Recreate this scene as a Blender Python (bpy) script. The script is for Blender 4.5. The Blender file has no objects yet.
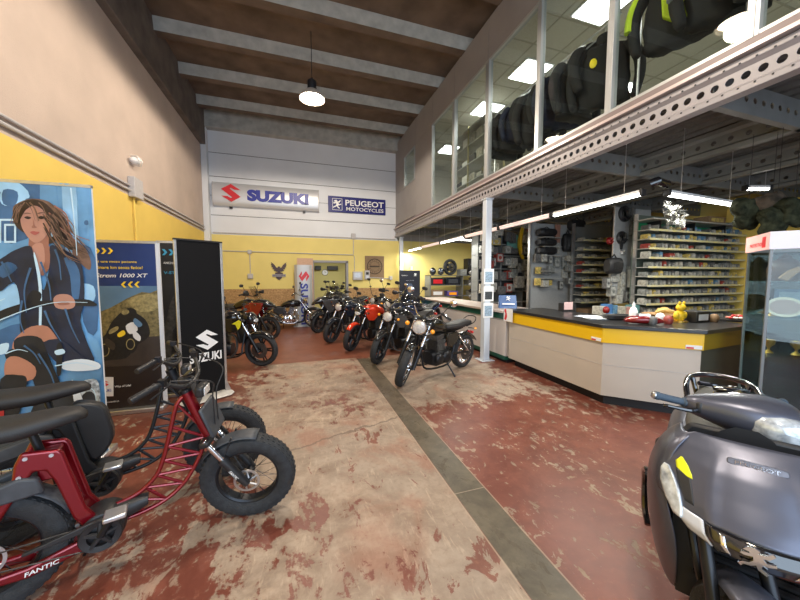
import bpy, math, random
from mathutils import Matrix, Vector
random.seed(7)
PI=math.pi
R=math.radians
COL=bpy.context.scene.collection
# ---------- camera model (used once for the camera and to survey positions from the photograph) ----------
FPX=315.0; CH=1.6
YAW=math.atan(102/315.8); PIT=math.atan(22/315.)
FW=Vector((math.sin(YAW)*math.cos(PIT),math.cos(YAW)*math.cos(PIT),-math.sin(PIT)))
RT=Vector((math.cos(YAW),-math.sin(YAW),0)); UP=RT.cross(FW)
def _ray(u,v): return FW+RT*((u-400)/FPX)+UP*((300-v)/FPX)
def onY(u,v,y):
    r=_ray(u,v); return Vector((r.x*y/r.y,y,CH+r.z*y/r.y))
def onX(u,v,x):
    r=_ray(u,v); return Vector((x,r.y*x/r.x,CH+r.z*x/r.x))
def onZ(u,v,z):
    r=_ray(u,v); t=(z-CH)/r.z; return Vector((r.x*t,r.y*t,z))

# ---------- materials ----------
def mat(name,col,rough=.5,metal=0,noise=0,nscale=20,spec=.5,coat=0,emit=0,ecol=None,bump=0,bscale=60,alpha=1,trans=0,col2=None):
    m=bpy.data.materials.new(name); m.use_nodes=True
    nt=m.node_tree; b=nt.nodes['Principled BSDF']
    b.inputs['Base Color'].default_value=(*col,1); b.inputs['Roughness'].default_value=rough
    b.inputs['Metallic'].default_value=metal; b.inputs['Specular IOR Level'].default_value=spec
    b.inputs['Coat Weight'].default_value=coat; b.inputs['Coat Roughness'].default_value=.08
    if trans: b.inputs['Transmission Weight'].default_value=trans
    if emit:
        b.inputs['Emission Color'].default_value=(*(ecol or col),1); b.inputs['Emission Strength'].default_value=emit
    if noise or bump or col2:
        tc=nt.nodes.new('ShaderNodeTexCoord')
        n=nt.nodes.new('ShaderNodeTexNoise'); n.inputs['Scale'].default_value=nscale; n.inputs['Detail'].default_value=5
        nt.links.new(tc.outputs['Object'],n.inputs['Vector'])
        r=nt.nodes.new('ShaderNodeValToRGB')
        c2=col2 or tuple(max(0,c*(1-noise)) for c in col); c1=col if col2 else tuple(min(1,c*(1+noise*.6)) for c in col)
        r.color_ramp.elements[0].position=.3; r.color_ramp.elements[1].position=.7
        r.color_ramp.elements[0].color=(*c2,1); r.color_ramp.elements[1].color=(*c1,1)
        nt.links.new(n.outputs['Fac'],r.inputs['Fac']); nt.links.new(r.outputs['Color'],b.inputs['Base Color'])
        if bump:
            n2=nt.nodes.new('ShaderNodeTexNoise'); n2.inputs['Scale'].default_value=bscale; n2.inputs['Detail'].default_value=4
            nt.links.new(tc.outputs['Object'],n2.inputs['Vector'])
            bp=nt.nodes.new('ShaderNodeBump'); bp.inputs['Strength'].default_value=bump; bp.inputs['Distance'].default_value=.01
            nt.links.new(n2.outputs['Fac'],bp.inputs['Height']); nt.links.new(bp.outputs['Normal'],b.inputs['Normal'])
    return m
def glassmat(name,tint=(.92,.96,.95),ior=1.5,rough=0.0,k=.6):
    m=bpy.data.materials.new(name); m.use_nodes=True; nt=m.node_tree; nt.nodes.clear()
    o=nt.nodes.new('ShaderNodeOutputMaterial'); mx=nt.nodes.new('ShaderNodeMixShader')
    t=nt.nodes.new('ShaderNodeBsdfTransparent'); t.inputs['Color'].default_value=(*tint,1)
    g=nt.nodes.new('ShaderNodeBsdfGlossy'); g.inputs['Roughness'].default_value=rough
    lw=nt.nodes.new('ShaderNodeLayerWeight'); lw.inputs['Blend'].default_value=.5
    pw=nt.nodes.new('ShaderNodeMath'); pw.operation='POWER'; nt.links.new(lw.outputs['Facing'],pw.inputs[0]); pw.inputs[1].default_value=4
    f=nt.nodes.new('ShaderNodeMath'); f.operation='MULTIPLY_ADD'; nt.links.new(pw.outputs[0],f.inputs[0]); f.inputs[1].default_value=k; f.inputs[2].default_value=.035
    nt.links.new(f.outputs[0],mx.inputs[0]); nt.links.new(t.outputs[0],mx.inputs[1]); nt.links.new(g.outputs[0],mx.inputs[2])
    nt.links.new(mx.outputs[0],o.inputs['Surface']); return m

# ---------- mesh builder ----------
class MB:
    def __init__(s,T=None): s.v=[]; s.f=[]; s.m=[]; s.T=T
    def add(s,vs,fs,m=0):
        b=len(s.v)
        if s.T: vs=[tuple(s.T@Vector(p)) for p in vs]
        s.v+= [tuple(p) for p in vs]; s.f+=[[b+i for i in f] for f in fs]; s.m+=[m]*len(fs); return s
    def bx(s,x0,y0,z0,x1,y1,z1,m=0):
        v=[(x0,y0,z0),(x1,y0,z0),(x1,y1,z0),(x0,y1,z0),(x0,y0,z1),(x1,y0,z1),(x1,y1,z1),(x0,y1,z1)]
        return s.add(v,[[0,3,2,1],[4,5,6,7],[0,1,5,4],[1,2,6,5],[2,3,7,6],[3,0,4,7]],m)
    def box(s,c,d,m=0,rot=None):
        M=Matrix.Translation(c)@(rot if rot else Matrix())
        x,y,z=[k/2 for k in d]
        v=[M@Vector(p) for p in [(-x,-y,-z),(x,-y,-z),(x,y,-z),(-x,y,-z),(-x,-y,z),(x,-y,z),(x,y,z),(-x,y,z)]]
        return s.add(v,[[0,3,2,1],[4,5,6,7],[0,1,5,4],[1,2,6,5],[2,3,7,6],[3,0,4,7]],m)
    def rings(s,rs,m=0,cap=True,closed=False):
        n=len(rs[0]); v=[p for r in rs for p in r]; f=[]; k=len(rs)
        for i in range(k if closed else k-1):
            a=i*n; b=((i+1)%k)*n
            for j in range(n): f.append([a+j,a+(j+1)%n,b+(j+1)%n,b+j])
        if cap and not closed: f.append(list(range(n))[::-1]); f.append([(k-1)*n+j for j in range(n)])
        return s.add(v,f,m)
    def tube(s,pts,r,n=8,m=0,closed=False,flat=1.0):
        pts=[Vector(p) for p in pts]; k=len(pts); rs=[]; up=None
        for i,p in enumerate(pts):
            if closed: d=pts[(i+1)%k]-pts[i-1]
            else: d=pts[min(i+1,k-1)]-pts[max(i-1,0)]
            if d.length<1e-9: d=Vector((0,0,1))
            d.normalize()
            if up is None:
                up=Vector((0,0,1)) if abs(d.z)<.9 else Vector((1,0,0))
            a=(up-d*up.dot(d))
            if a.length<1e-6: a=d.orthogonal()
            a.normalize(); up=a; b=d.cross(a)
            rr=r[i] if isinstance(r,(list,tuple)) else r
            rs.append([p+a*math.cos(2*PI*j/n)*rr*flat+b*math.sin(2*PI*j/n)*rr for j in range(n)])
        return s.rings(rs,m,True,closed)
    def cyl(s,p0,p1,r,r1=None,n=16,m=0):
        return s.tube([p0,p1],[r,r if r1 is None else r1],n,m)
    def lathe(s,prof,c=(0,0,0),ax=(0,0,1),n=24,m=0,closed=False):
        ax=Vector(ax).normalized(); a=ax.orthogonal().normalized(); b=ax.cross(a); c=Vector(c)
        rs=[[c+ax*h+(a*math.cos(2*PI*j/n)+b*math.sin(2*PI*j/n))*max(r,1e-4) for j in range(n)] for r,h in prof]
        return s.rings(rs,m,not closed,closed)
    def sph(s,c,r,n=14,k=9,m=0):
        if not isinstance(r,(tuple,list)): r=(r,r,r)
        rs=[]
        for i in range(k):
            t=PI*(i+.02)/(k-1+.04)
            rs.append([(c[0]+r[0]*math.sin(t)*math.cos(2*PI*j/n),c[1]+r[1]*math.sin(t)*math.sin(2*PI*j/n),c[2]-r[2]*math.cos(t)) for j in range(n)])
        return s.rings(rs,m)
    def prism(s,poly,h0,h1,plane='xz',m=0):
        def P(a,b,h): return {'xz':(a,h,b),'xy':(a,b,h),'yz':(h,a,b)}[plane]
        n=len(poly); v=[P(a,b,h0) for a,b in poly]+[P(a,b,h1) for a,b in poly]
        f=[[i,(i+1)%n,n+(i+1)%n,n+i] for i in range(n)]+[list(range(n))[::-1],[n+i for i in range(n)]]
        return s.add(v,f,m)
    def se(s,secs,n=20,m=0,axis='x',e=2.5):
        # superellipse sections: (pos, centre_b, half_b, centre_c, half_c[, exponent])
        rs=[]
        for q in secs:
            x,yc,hy,zc,hz=q[:5]; ee=q[5] if len(q)>5 else e; r=[]
            for j in range(n):
                t=2*PI*j/n; c,si=math.cos(t),math.sin(t)
                y=yc+hy*math.copysign(abs(c)**(2/ee),c); z=zc+hz*math.copysign(abs(si)**(2/ee),si)
                r.append({'x':(x,y,z),'y':(y,x,z),'z':(y,z,x)}[axis])
            rs.append(r)
        return s.rings(rs,m)
    def grid(s,rows,m=0,thick=0,nrm=None):
        k=len(rows); n=len(rows[0]); v=[p for r in rows for p in r]
        f=[[i*n+j,i*n+j+1,(i+1)*n+j+1,(i+1)*n+j] for i in range(k-1) for j in range(n-1)]
        return s.add(v,f,m)
    def build(s,name,mats,parent=None,bevel=0,sub=0,smooth=True,ang=38,solid=0,seg=2):
        me=bpy.data.meshes.new(name); me.from_pydata(s.v,[],s.f)
        if not isinstance(mats,(list,tuple)): mats=[mats]
        for x in mats: me.materials.append(x)
        for p,i in zip(me.polygons,s.m): p.material_index=i
        me.validate(); me.update()
        import bmesh
        bm=bmesh.new(); bm.from_mesh(me); bmesh.ops.recalc_face_normals(bm,faces=bm.faces); bm.to_mesh(me); bm.free()
        if smooth:
            me.shade_smooth()
            if ang<170: me.set_sharp_from_angle(angle=R(ang))
        o=bpy.data.objects.new(name,me); COL.objects.link(o)
        if parent: o.parent=parent
        if solid:
            md=o.modifiers.new('s','SOLIDIFY'); md.thickness=solid; md.offset=0
        if bevel:
            md=o.modifiers.new('b','BEVEL'); md.width=bevel; md.segments=seg; md.limit_method='ANGLE'; md.angle_limit=R(40); md.harden_normals=False
        if sub:
            md=o.modifiers.new('u','SUBSURF'); md.levels=sub; md.render_levels=sub
        return o
def tag(o,label=None,cat=None,group=None,kind=None):
    if label: o['label']=label
    if cat: o['category']=cat
    if group: o['group']=group
    if kind: o['kind']=kind
    return o
def thing(name,label,cat,loc=(0,0,0),rz=0,group=None,tilt=None):
    o=bpy.data.objects.new(name,None); COL.objects.link(o); o.empty_display_size=.1
    o.location=loc; o.rotation_euler=tilt if tilt else (0,0,rz)
    return tag(o,label,cat,group)
def struct(o): o['kind']='structure'; return o
def copy_tree(o,parent=None):
    c=o.copy(); COL.objects.link(c); c.parent=parent
    for ch in list(o.children): copy_tree(ch,c)
    return c
def text(name,s,mt,w,h,M,parent=None,ext=.002,bold=0,italic=0):
    """lettering w x h metres, centred, standing in its own plane; M places it"""
    cu=bpy.data.curves.new(name,'FONT'); cu.body=s; cu.align_x='CENTER'; cu.align_y='CENTER'; cu.size=1; cu.offset=bold; cu.shear=italic; cu.resolution_u=3
    to=bpy.data.objects.new(name,cu); COL.objects.link(to)
    dg=bpy.context.evaluated_depsgraph_get(); dg.update()
    me=bpy.data.meshes.new_from_object(to.evaluated_get(dg)); bpy.data.objects.remove(to)
    xs=[v.co.x for v in me.vertices]; ys=[v.co.y for v in me.vertices]
    sx=w/(max(xs)-min(xs)); sy=h/(max(ys)-min(ys)) if h else sx
    cx=(max(xs)+min(xs))/2; cy=(max(ys)+min(ys))/2
    flat=[(v.co.x,v.co.y) for v in me.vertices]
    n=len(flat); fs=[list(p.vertices) for p in me.polygons]
    b=MB(Matrix(M)); vs=[((x-cx)*sx,(y-cy)*sy,ext) for x,y in flat]
    b.add(vs,fs)
    if ext>=.006:  # raised letters get side walls
        cnt={}
        for f in fs:
            for i in range(len(f)):
                e=(f[i],f[(i+1)%len(f)]); k=tuple(sorted(e)); cnt[k]=cnt.get(k,0)+1
        vs2=vs+[(x,y,0) for x,y,z in vs]
        b=MB(Matrix(M)); b.add(vs2,fs+[[k[0],k[1],k[1]+n,k[0]+n] for k,c in cnt.items() if c==1])
    bpy.data.meshes.remove(me)
    return b.build(name,mt,parent,smooth=False)
def frame(origin,right,up):
    r=Vector(right).normalized(); u=Vector(up).normalized(); n=r.cross(u)
    return Matrix(((r.x,u.x,n.x,origin[0]),(r.y,u.y,n.y,origin[1]),(r.z,u.z,n.z,origin[2]),(0,0,0,1)))
def smoothpoly(pts,k=4):
    out=[];n=len(pts)
    for i in range(n):
        p0,p1,p2,p3=[Vector((*pts[(i+d)%n],0)) for d in (-1,0,1,2)]
        for j in range(k):
            t=j/k
            q=.5*((2*p1)+(-p0+p2)*t+(2*p0-5*p1+4*p2-p3)*t*t+(-p0+3*p1-3*p2+p3)*t**3)
            out.append((q.x,q.y))
    return out
def spline(pts,k=5):
    out=[];n=len(pts); P=[Vector(p) for p in pts]
    for i in range(n-1):
        p0=P[max(i-1,0)];p1=P[i];p2=P[i+1];p3=P[min(i+2,n-1)]
        for j in range(k):
            t=j/k
            out.append(.5*((2*p1)+(-p0+p2)*t+(2*p0-5*p1+4*p2-p3)*t*t+(-p0+3*p1-3*p2+p3)*t**3))
    out.append(P[-1]); return out
SLOGO=[(0,1),(-1,.38),(.12,-.50),(0,-.58),(-.36,-.38),(-1,-.38),(0,-1),(1,-.38),(-.12,.50),(0,.58),(.36,.38),(1,.38)]
def s_logo(name,mt,size,M,parent,ext=.003):
    b=MB(Matrix(M)); b.prism([(x*size/2,y*size/2) for x,y in SLOGO],0,ext,'xy'); return b.build(name,mt,parent,smooth=False)

# ---------- shared materials ----------
BLK=mat('black_plastic',(.018,.018,.02),.45,noise=.3,nscale=8)
BLKG=mat('black_gloss',(.01,.01,.012),.12,coat=.6)
BLKM=mat('black_metal',(.025,.026,.03),.35,metal=.6)
RUB=mat('tyre_rubber',(.022,.024,.028),.75,noise=.35,nscale=30,bump=.4,bscale=120)
CHR=mat('chrome',(.82,.82,.84),.12,metal=1)
ALU=mat('aluminium',(.62,.63,.65),.35,metal=.9,noise=.1)
STEEL=mat('engine_metal',(.13,.13,.135),.4,metal=.8,noise=.3)
DGREY=mat('dark_grey_plastic',(.05,.055,.065),.5,noise=.25)
SEATM=mat('seat_vinyl',(.018,.017,.018),.55,bump=.15,bscale=200)
WHT=mat('white_print',(.85,.85,.85),.5)
ORG=mat('orange_lens',(.95,.35,.02),.25,emit=.15,ecol=(1,.4,.02),coat=.5)
REDL=mat('red_lens',(.6,.02,.02),.25,coat=.5)
LENS=mat('headlamp_lens',(.92,.96,1.0),.2,metal=.3,coat=1,noise=.3,nscale=90)
CLR=glassmat('clear_screen',(.8,.8,.78))
BRZ=mat('bronze_fork',(.5,.36,.16),.3,metal=.9)
# ================= SETTING =================
XL=-2.70; YB=11.3; XM=3.5; YN=-3.5; XR=9.4; ZC=6.4
def floor_mat():
    m=bpy.data.materials.new('worn_painted_floor'); m.use_nodes=True; nt=m.node_tree; N=nt.nodes; L=nt.links
    b=N['Principled BSDF']; g=N.new('ShaderNodeNewGeometry')
    sp=N.new('ShaderNodeSeparateXYZ'); L.new(g.outputs['Position'],sp.inputs[0])
    def noise(scale,det=6,rough=.6,dist=0,vec=None,w=0):
        n=N.new('ShaderNodeTexNoise'); n.inputs['Scale'].default_value=scale; n.inputs['Detail'].default_value=det
        n.inputs['Roughness'].default_value=rough; n.inputs['Distortion'].default_value=dist
        mp=N.new('ShaderNodeMapping'); mp.inputs['Location'].default_value=(w,w*.7,0)
        if vec: mp.inputs['Scale'].default_value=vec
        L.new(g.outputs['Position'],mp.inputs[0]); L.new(mp.outputs[0],n.inputs['Vector']); return n.outputs['Fac']
    def math_(op,a,b_=None,c=None,clamp=False):
        q=N.new('ShaderNodeMath'); q.operation=op; q.use_clamp=clamp
        for i,x in enumerate((a,b_,c)):
            if x is None: continue
            if isinstance(x,(int,float)): q.inputs[i].default_value=x
            else: L.new(x,q.inputs[i])
        return q.outputs[0]
    def ss(v,e0,e1):
        q=N.new('ShaderNodeMapRange'); q.interpolation_type='SMOOTHSTEP'; L.new(v,q.inputs[0])
        q.inputs[1].default_value=e0; q.inputs[2].default_value=e1; return q.outputs[0]
    def mix(f,a,b_):
        q=N.new('ShaderNodeMix'); q.data_type='RGBA'; 
        if isinstance(f,(int,float)): q.inputs[0].default_value=f
        else: L.new(f,q.inputs[0])
        for i,x in ((6,a),(7,b_)):
            if isinstance(x,tuple): q.inputs[i].default_value=(*x,1)
            else: L.new(x,q.inputs[i])
        return q.outputs[2]
    x,y=sp.outputs[0],sp.outputs[1]
    nbig=noise(.9,4,.55,w=3); nmid=noise(4,8,.65,.4,w=9); nfine=noise(22,6,.7,w=1); scr=noise(9,5,.6,1.2,(1,.35,1),w=5); bl=noise(.45,3,.5,w=11)
    red=mix(ss(nmid,.3,.7),(.145,.038,.024),(.22,.068,.043)); red=mix(ss(nfine,.55,.8),red,(.30,.12,.075))
    tan=mix(ss(nmid,.35,.68),(.22,.150,.105),(.42,.325,.245)); tan=mix(math_('MULTIPLY',ss(nbig,.4,.65),.6),tan,(.33,.27,.215)); tan=mix(math_('MULTIPLY',ss(nfine,.45,.7),.6),tan,(.25,.18,.135))
    scf=noise(30,4,.7,.6,(1,.2,1),w=14); tan=mix(math_('MULTIPLY',ss(scf,.55,.7),.45),tan,(.55,.43,.32)); tan=mix(math_('MULTIPLY',ss(noise(1.7,5,.6,.3,w=21),.5,.68),.5),tan,(.30,.12,.075))
    # where paint has worn away: likelihood by zone plus noise
    # zone weights
    wc=math_('MULTIPLY',ss(x,-1.5,-.15),math_('SUBTRACT',1,ss(x,1.06,1.08)))       # middle aisle
    wc=math_('MULTIPLY',wc,math_('SUBTRACT',1,ss(y,6.18,6.22)))
    right=math_('MULTIPLY',ss(x,1.3,1.34),math_('SUBTRACT',1,ss(y,6.18,6.22)))
    rb=math_('MULTIPLY',right,ss(y,2.6,4.6)); rb=math_('MULTIPLY',rb,math_('SUBTRACT',1,ss(x,2.3,3.9)))
    left=math_('MULTIPLY',math_('SUBTRACT',1,ss(x,-1.5,-.3)),math_('SUBTRACT',1,ss(y,6.18,6.22)))
    wear=math_('ADD',math_('MULTIPLY',wc,.27),math_('MULTIPLY',rb,.24)); wear=math_('ADD',wear,math_('MULTIPLY',right,.10)); wear=math_('ADD',wear,math_('MULTIPLY',left,.10))
    far=ss(y,6.18,6.22); wear=math_('SUBTRACT',wear,math_('MULTIPLY',far,.35))
    nn=math_('ADD',math_('MULTIPLY',nmid,.50),math_('MULTIPLY',nbig,.35)); nn=math_('ADD',nn,math_('MULTIPLY',scr,.35)); nn=math_('ADD',nn,math_('MULTIPLY',nfine,.22)); nn=math_('SUBTRACT',nn,.21)
    t=math_('ADD',wear,nn); fl=noise(13,5,.65,.5,(1,.6,1),w=31); fl2=math_('ADD',fl,math_('MULTIPLY',nbig,.5)); fl2=math_('ADD',fl2,math_('MULTIPLY',right,.01))
    worn=ss(t,.675,.715); worn=math_('MAXIMUM',worn,math_('MULTIPLY',ss(fl2,.845,.88),math_('SUBTRACT',1,ss(y,6.18,6.22))))
    worn=math_('MULTIPLY',worn,math_('SUBTRACT',1,math_('MULTIPLY',ss(math_('ADD',noise(5,6,.7,.8,(1,.5,1),w=44),math_('MULTIPLY',nbig,.3)),.77,.80),.85)))
    c=mix(worn,red,tan)
    # far floor: smooth brown-red
    c=mix(math_('MULTIPLY',far,.85),c,mix(ss(nmid,.3,.7),(.19,.062,.036),(.24,.085,.05)))
    # drain strip
    st=math_('MULTIPLY',ss(x,1.07,1.08),math_('SUBTRACT',1,ss(x,1.315,1.325))); st=math_('MULTIPLY',st,math_('SUBTRACT',1,ss(y,6.1,6.12)))
    strip=mix(ss(nmid,.3,.7),(.075,.062,.043),(.15,.125,.088)); strip=mix(math_('MULTIPLY',ss(nfine,.55,.8),.5),strip,(.20,.165,.12))
    c=mix(st,c,strip)
    # thin pale edge lines of the strip and joints
    e1=math_('LESS_THAN',math_('ABSOLUTE',math_('SUBTRACT',x,1.068)),.005); e2=math_('LESS_THAN',math_('ABSOLUTE',math_('SUBTRACT',x,1.326)),.005)
    j=math_('LESS_THAN',math_('ABSOLUTE',math_('SUBTRACT',y,2.0)),.004); j=math_('MULTIPLY',j,st)
    e=math_('MAXIMUM',e1,e2); e=math_('MULTIPLY',e,math_('SUBTRACT',1,far)); e=math_('MAXIMUM',e,j)
    c=mix(math_('MULTIPLY',e,.6),c,(.42,.34,.25))
    # long crack across the aisle and dark stains
    cr=math_('ADD',math_('MULTIPLY',x,-.33),math_('SUBTRACT',y,3.15)); cr=math_('ADD',cr,math_('MULTIPLY',nmid,.25))
    ck=math_('LESS_THAN',math_('ABSOLUTE',cr),.016); ck=math_('MULTIPLY',ck,math_('LESS_THAN',x,1.06)); ck=math_('MULTIPLY',ck,math_('GREATER_THAN',x,-.25))
    c=mix(math_('MULTIPLY',ck,.55),c,(.12,.09,.07))
    c=mix(math_('MULTIPLY',ss(bl,.56,.72),.35),c,(.12,.08,.06))
    L.new(c,b.inputs['Base Color'])
    rg=N.new('ShaderNodeMapRange'); L.new(worn,rg.inputs[0]); rg.inputs[3].default_value=.36; rg.inputs[4].default_value=.62
    rr=math_('ADD',rg.outputs[0],math_('MULTIPLY',nfine,.1)); L.new(rr,b.inputs['Roughness'])
    bp=N.new('ShaderNodeBump'); bp.inputs['Strength'].default_value=.25; bp.inputs['Distance'].default_value=.004
    L.new(math_('SUBTRACT',math_('MULTIPLY',nfine,.6),worn),bp.inputs['Height']); L.new(bp.outputs[0],b.inputs['Normal'])
    return m
FLOOR=floor_mat()
struct(MB().bx(XL-.3,YN,-.1,XR+.2,YB+6,0).build('floor',FLOOR,smooth=False))

PINK=mat('rendered_wall_beige',(.58,.47,.40),.9,noise=.10,nscale=1.5,bump=.5,bscale=60)
YEL=mat('yellow_wall_paint',(.83,.60,.13),.75,noise=.05,nscale=2,bump=.15,bscale=40)
YELB=mat('pale_yellow_wall_paint',(.80,.66,.22),.7,noise=.05,nscale=2)
WPAN=mat('white_wall_panels',(.74,.76,.79),.6,noise=.05,nscale=1.2)
CON=mat('concrete_beam_dark',(.15,.12,.10),.85,noise=.35,nscale=3,bump=.3)
CONG=mat('concrete_rib_grey',(.43,.42,.38),.8,noise=.22,nscale=5,bump=.3)
CONB=mat('concrete_slab_brown',(.15,.105,.075),.85,noise=.4,nscale=1.8,bump=.3)
COND=mat('conduit_grey',(.52,.50,.50),.5,noise=.1)
LIL=mat('painted_steel_beam',(.33,.31,.325),.4,noise=.08,nscale=3)
LILD=mat('galvanised_joist',(.20,.205,.20),.5,metal=.2,noise=.15,nscale=4)
CLAD=mat('cladding_panel_grey',(.31,.29,.285),.55,noise=.06,nscale=2)
FRM=mat('window_frame_aluminium',(.42,.43,.43),.35,metal=.4)
GLS=glassmat('window_glass',(.90,.94,.93),1.5)
# left wall: beige above, yellow below
wl=MB(); wl.bx(XL-.25,YN,3.0,XL,YB+.2,6.9,0); wl.bx(XL-.25,YN,0,XL,YB+.2,3.0,1)
struct(wl.build('wall_left',[PINK,YEL],smooth=False))
struct(MB().bx(XL-.05,YN,5.6,XL+.14,YB,6.95).build('trim_concrete_beam',CON,bevel=.02))
# back wall with door opening
bw=MB(); dx0,dx1,dz=.5,1.66,2.16
def bwall(x0,x1,z0,z1,m): bw.bx(x0,YB,z0,x1,YB+.2,z1,m)
z0s=2.97
bwall(XL,dx0,1.24,z0s,1); bwall(dx1,3.65,1.24,z0s,1); bwall(dx0,dx1,dz,z0s,1)
bwall(XL,dx0,0,1.24,2); bwall(dx1,3.65,0,1.24,2)
for za,zb in ((2.97,3.555),(3.575,4.16),(4.175,4.74),(4.76,5.46),(5.48,6.2)): bwall(XL,XM+.15,za,zb,0)
bw.bx(XL,YB+.012,2.97,XM+.15,YB+.19,6.25,3)
bwall(3.65,XR,0,2.98,1)
def osb_mat():
    m=mat('osb_board',(.50,.30,.13),.7); nt=m.node_tree; b=nt.nodes['Principled BSDF']
    tc=nt.nodes.new('ShaderNodeTexCoord'); v=nt.nodes.new('ShaderNodeTexVoronoi'); v.inputs['Scale'].default_value=22
    mp=nt.nodes.new('ShaderNodeMapping'); mp.inputs['Scale'].default_value=(1,1,2.2); nt.links.new(tc.outputs['Object'],mp.inputs[0]); nt.links.new(mp.outputs[0],v.inputs['Vector'])
    r=nt.nodes.new('ShaderNodeValToRGB'); r.color_ramp.elements[0].color=(.27,.14,.055,1); r.color_ramp.elements[1].color=(.60,.38,.17,1)
    nt.links.new(v.outputs['Color'],r.inputs[0]); nt.links.new(r.outputs[0],b.inputs['Base Color']); return m
OSB=osb_mat()
GAPM=mat('panel_joint',(.12,.12,.13),.8)
struct(bw.build('wall_back',[WPAN,YELB,OSB,GAPM],smooth=False))
# concrete lintel above back wall
struct(MB().bx(XL,YB-.25,6.12,XM+.1,YB+.2,6.75).build('trim_back_lintel',CONG,bevel=.02))
# corner pillar left and mezzanine end column
struct(MB().bx(XL,YB-.22,0,XL+.16,YB,6.12).build('trim_corner_pillar',WPAN,bevel=.01))
# ceiling slab with ribs
cl=MB(); cl.bx(XL-.2,YN,6.64,XM+.4,YB,6.95,0)
y=7.61-1.36*8
while y<YB:
    prof=[(y,ZC),(y+.20,ZC),(y+.26,6.66),(y-.05,6.66)]
    rs=[[(xx,a,b_) for a,b_ in prof] for xx in (XL,XM+.3)]
    n0=len(cl.f); cl.rings(rs,0)
    cl.m[n0+3]=1   # camera-facing flank in lighter grey: daylight falling on it, put into the colour
    y+=1.36
ceil=cl.build('ceiling',[CONB,CONG],smooth=False); struct(ceil)

# back room behind the doorway
br=MB(); br.bx(-1.2,YB+4.2,0,4,YB+4.4,3.0); br.bx(-1.4,YB+.2,0,-1.2,YB+4.4,3.0); br.bx(3.4,YB+.2,0,3.6,YB+4.4,3.0); br.bx(-1.4,YB+.2,2.75,3.6,YB+4.4,3.0,1)
struct(br.build('wall_back_room',[mat('back_room_yellow',(.62,.55,.22),.7),mat('back_room_ceiling',(.25,.25,.24),.8)],smooth=False))
dj=MB(); dj.bx(dx0-.05,YB-.03,0,dx0+.03,YB+.22,dz+.03); dj.bx(dx1-.03,YB-.03,0,dx1+.05,YB+.22,dz+.03); dj.bx(dx0-.05,YB-.03,dz-.03,dx1+.05,YB+.22,dz+.05)
struct(dj.build('door_1',mat('door_frame_grey',(.30,.30,.31),.5),bevel=.005))
c=thing('wall_clock','round white wall clock with dark rim seen through the back doorway','clock',tuple(onY(325,272.5,YB+4.19)))
MB().lathe([(.001,-.03),(.15,-.03),(.15,0),(.13,.0)],ax=(0,-1,0),n=24).build('rim',BLK,c)
MB().lathe([(.001,.0),(.13,.0),(.13,.004),(.001,.005)],ax=(0,-1,0),n=24).build('clock_face',WHT,c)
MB().box((0,-.008,.04),(.012,.004,.09)).build('hand',BLK,c); MB().box((.03,-.008,0),(.07,.004,.01)).build('hand',BLK,c)
for i,(xx,ww,la) in enumerate(((onY(318,268,YB+4.1).x,.28,'small black wall speaker in the back room left of the clock'),(onY(332.5,268,YB+4.1).x,.5,'wide black wall unit in the back room right of the clock'))):
    q=MB().bx(xx-ww/2,YB+4.02,onY(325,270,YB+4.1).z,xx+ww/2,YB+4.19,onY(325,266,YB+4.1).z).build('wall_unit',BLK,bevel=.01); tag(q,la,'wall unit')
q=thing('metal_cabinet','teal metal cabinet standing at the right side of the back room','cabinet',(2.75,YB+2.6,0))
TEAL=mat('teal_paint',(.10,.24,.24),.5)
MB().bx(-.4,-.25,0,.4,.25,1.75).build('body',TEAL,q,bevel=.01); MB().bx(-.39,-.27,.05,-.01,-.25,1.7).build('door',TEAL,q,bevel=.004); MB().bx(.01,-.27,.05,.39,-.25,1.7).build('door',TEAL,q,bevel=.004)

blp=thing('tube_light','added lamp on the ceiling brightening the back room','fluorescent light',(1.5,YB+2.2,2.70))  # unseen lamp added to brighten the back room
MB().bx(-.6,-.05,0,.6,.05,.045).build('housing',WHT,blp); 
bl_=bpy.data.lights.new('back_room_fill','AREA'); bl_.shape='RECTANGLE'; bl_.size=1.2; bl_.size_y=.1; bl_.energy=55; bl_.color=(1,.98,.88)
bo_=bpy.data.objects.new('back_room_fill',bl_); COL.objects.link(bo_); bo_.parent=blp; bo_.location=(0,0,-.03)
MB().bx(-.58,-.04,-.02,.58,.04,0).build('diffuser',mat('back_fill_glow',(1,1,.97),.4,emit=8,ecol=(1,1,.93)),blp)
# conduits on walls
def conduit(name,pts,r,label):
    o=MB().tube(pts,r,8).build(name,COND); tag(o,label,'conduit'); return o
conduit('cable_conduit',[(XL+.03,YN+1,3.16),(XL+.03,YB-.25,3.16)],.016,'upper thin grey conduit running along the left wall above the yellow paint')
conduit('cable_conduit',[(XL+.03,YN+1,3.08),(XL+.03,YB-.25,3.08)],.022,'lower thick grey conduit running along the left wall at the yellow edge')
conduit('cable_conduit',[(XL+.2,YB-.03,3.02),(XM-.05,YB-.03,3.02)],.018,'long grey conduit across the back wall between white and yellow')
conduit('cable_conduit',[(XL+.25,YB-.03,2.46),(1.9,YB-.03,2.42),(1.93,YB-.03,2.35),(1.93,YB-.03,1.85)],.014,'lower grey conduit across yellow back wall bending down to the meter box')
conduit('cable_conduit',[(-1.47,YB-.03,2.4),(-1.47,YB-.03,1.75)],.014,'short upright grey conduit left of the winged emblem')
conduit('cable_conduit',[(1.9,YB-.03,2.98),(1.9,YB-.03,2.45)],.014,'short upright grey conduit below the junction box on back wall')
conduit('cable_conduit',[(2.4,YB-.03,1.62),(3.2,YB-.03,1.58)],.014,'short level grey conduit under the square wooden plaque')
p=onX(135,197,XL+.03); 
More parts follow.
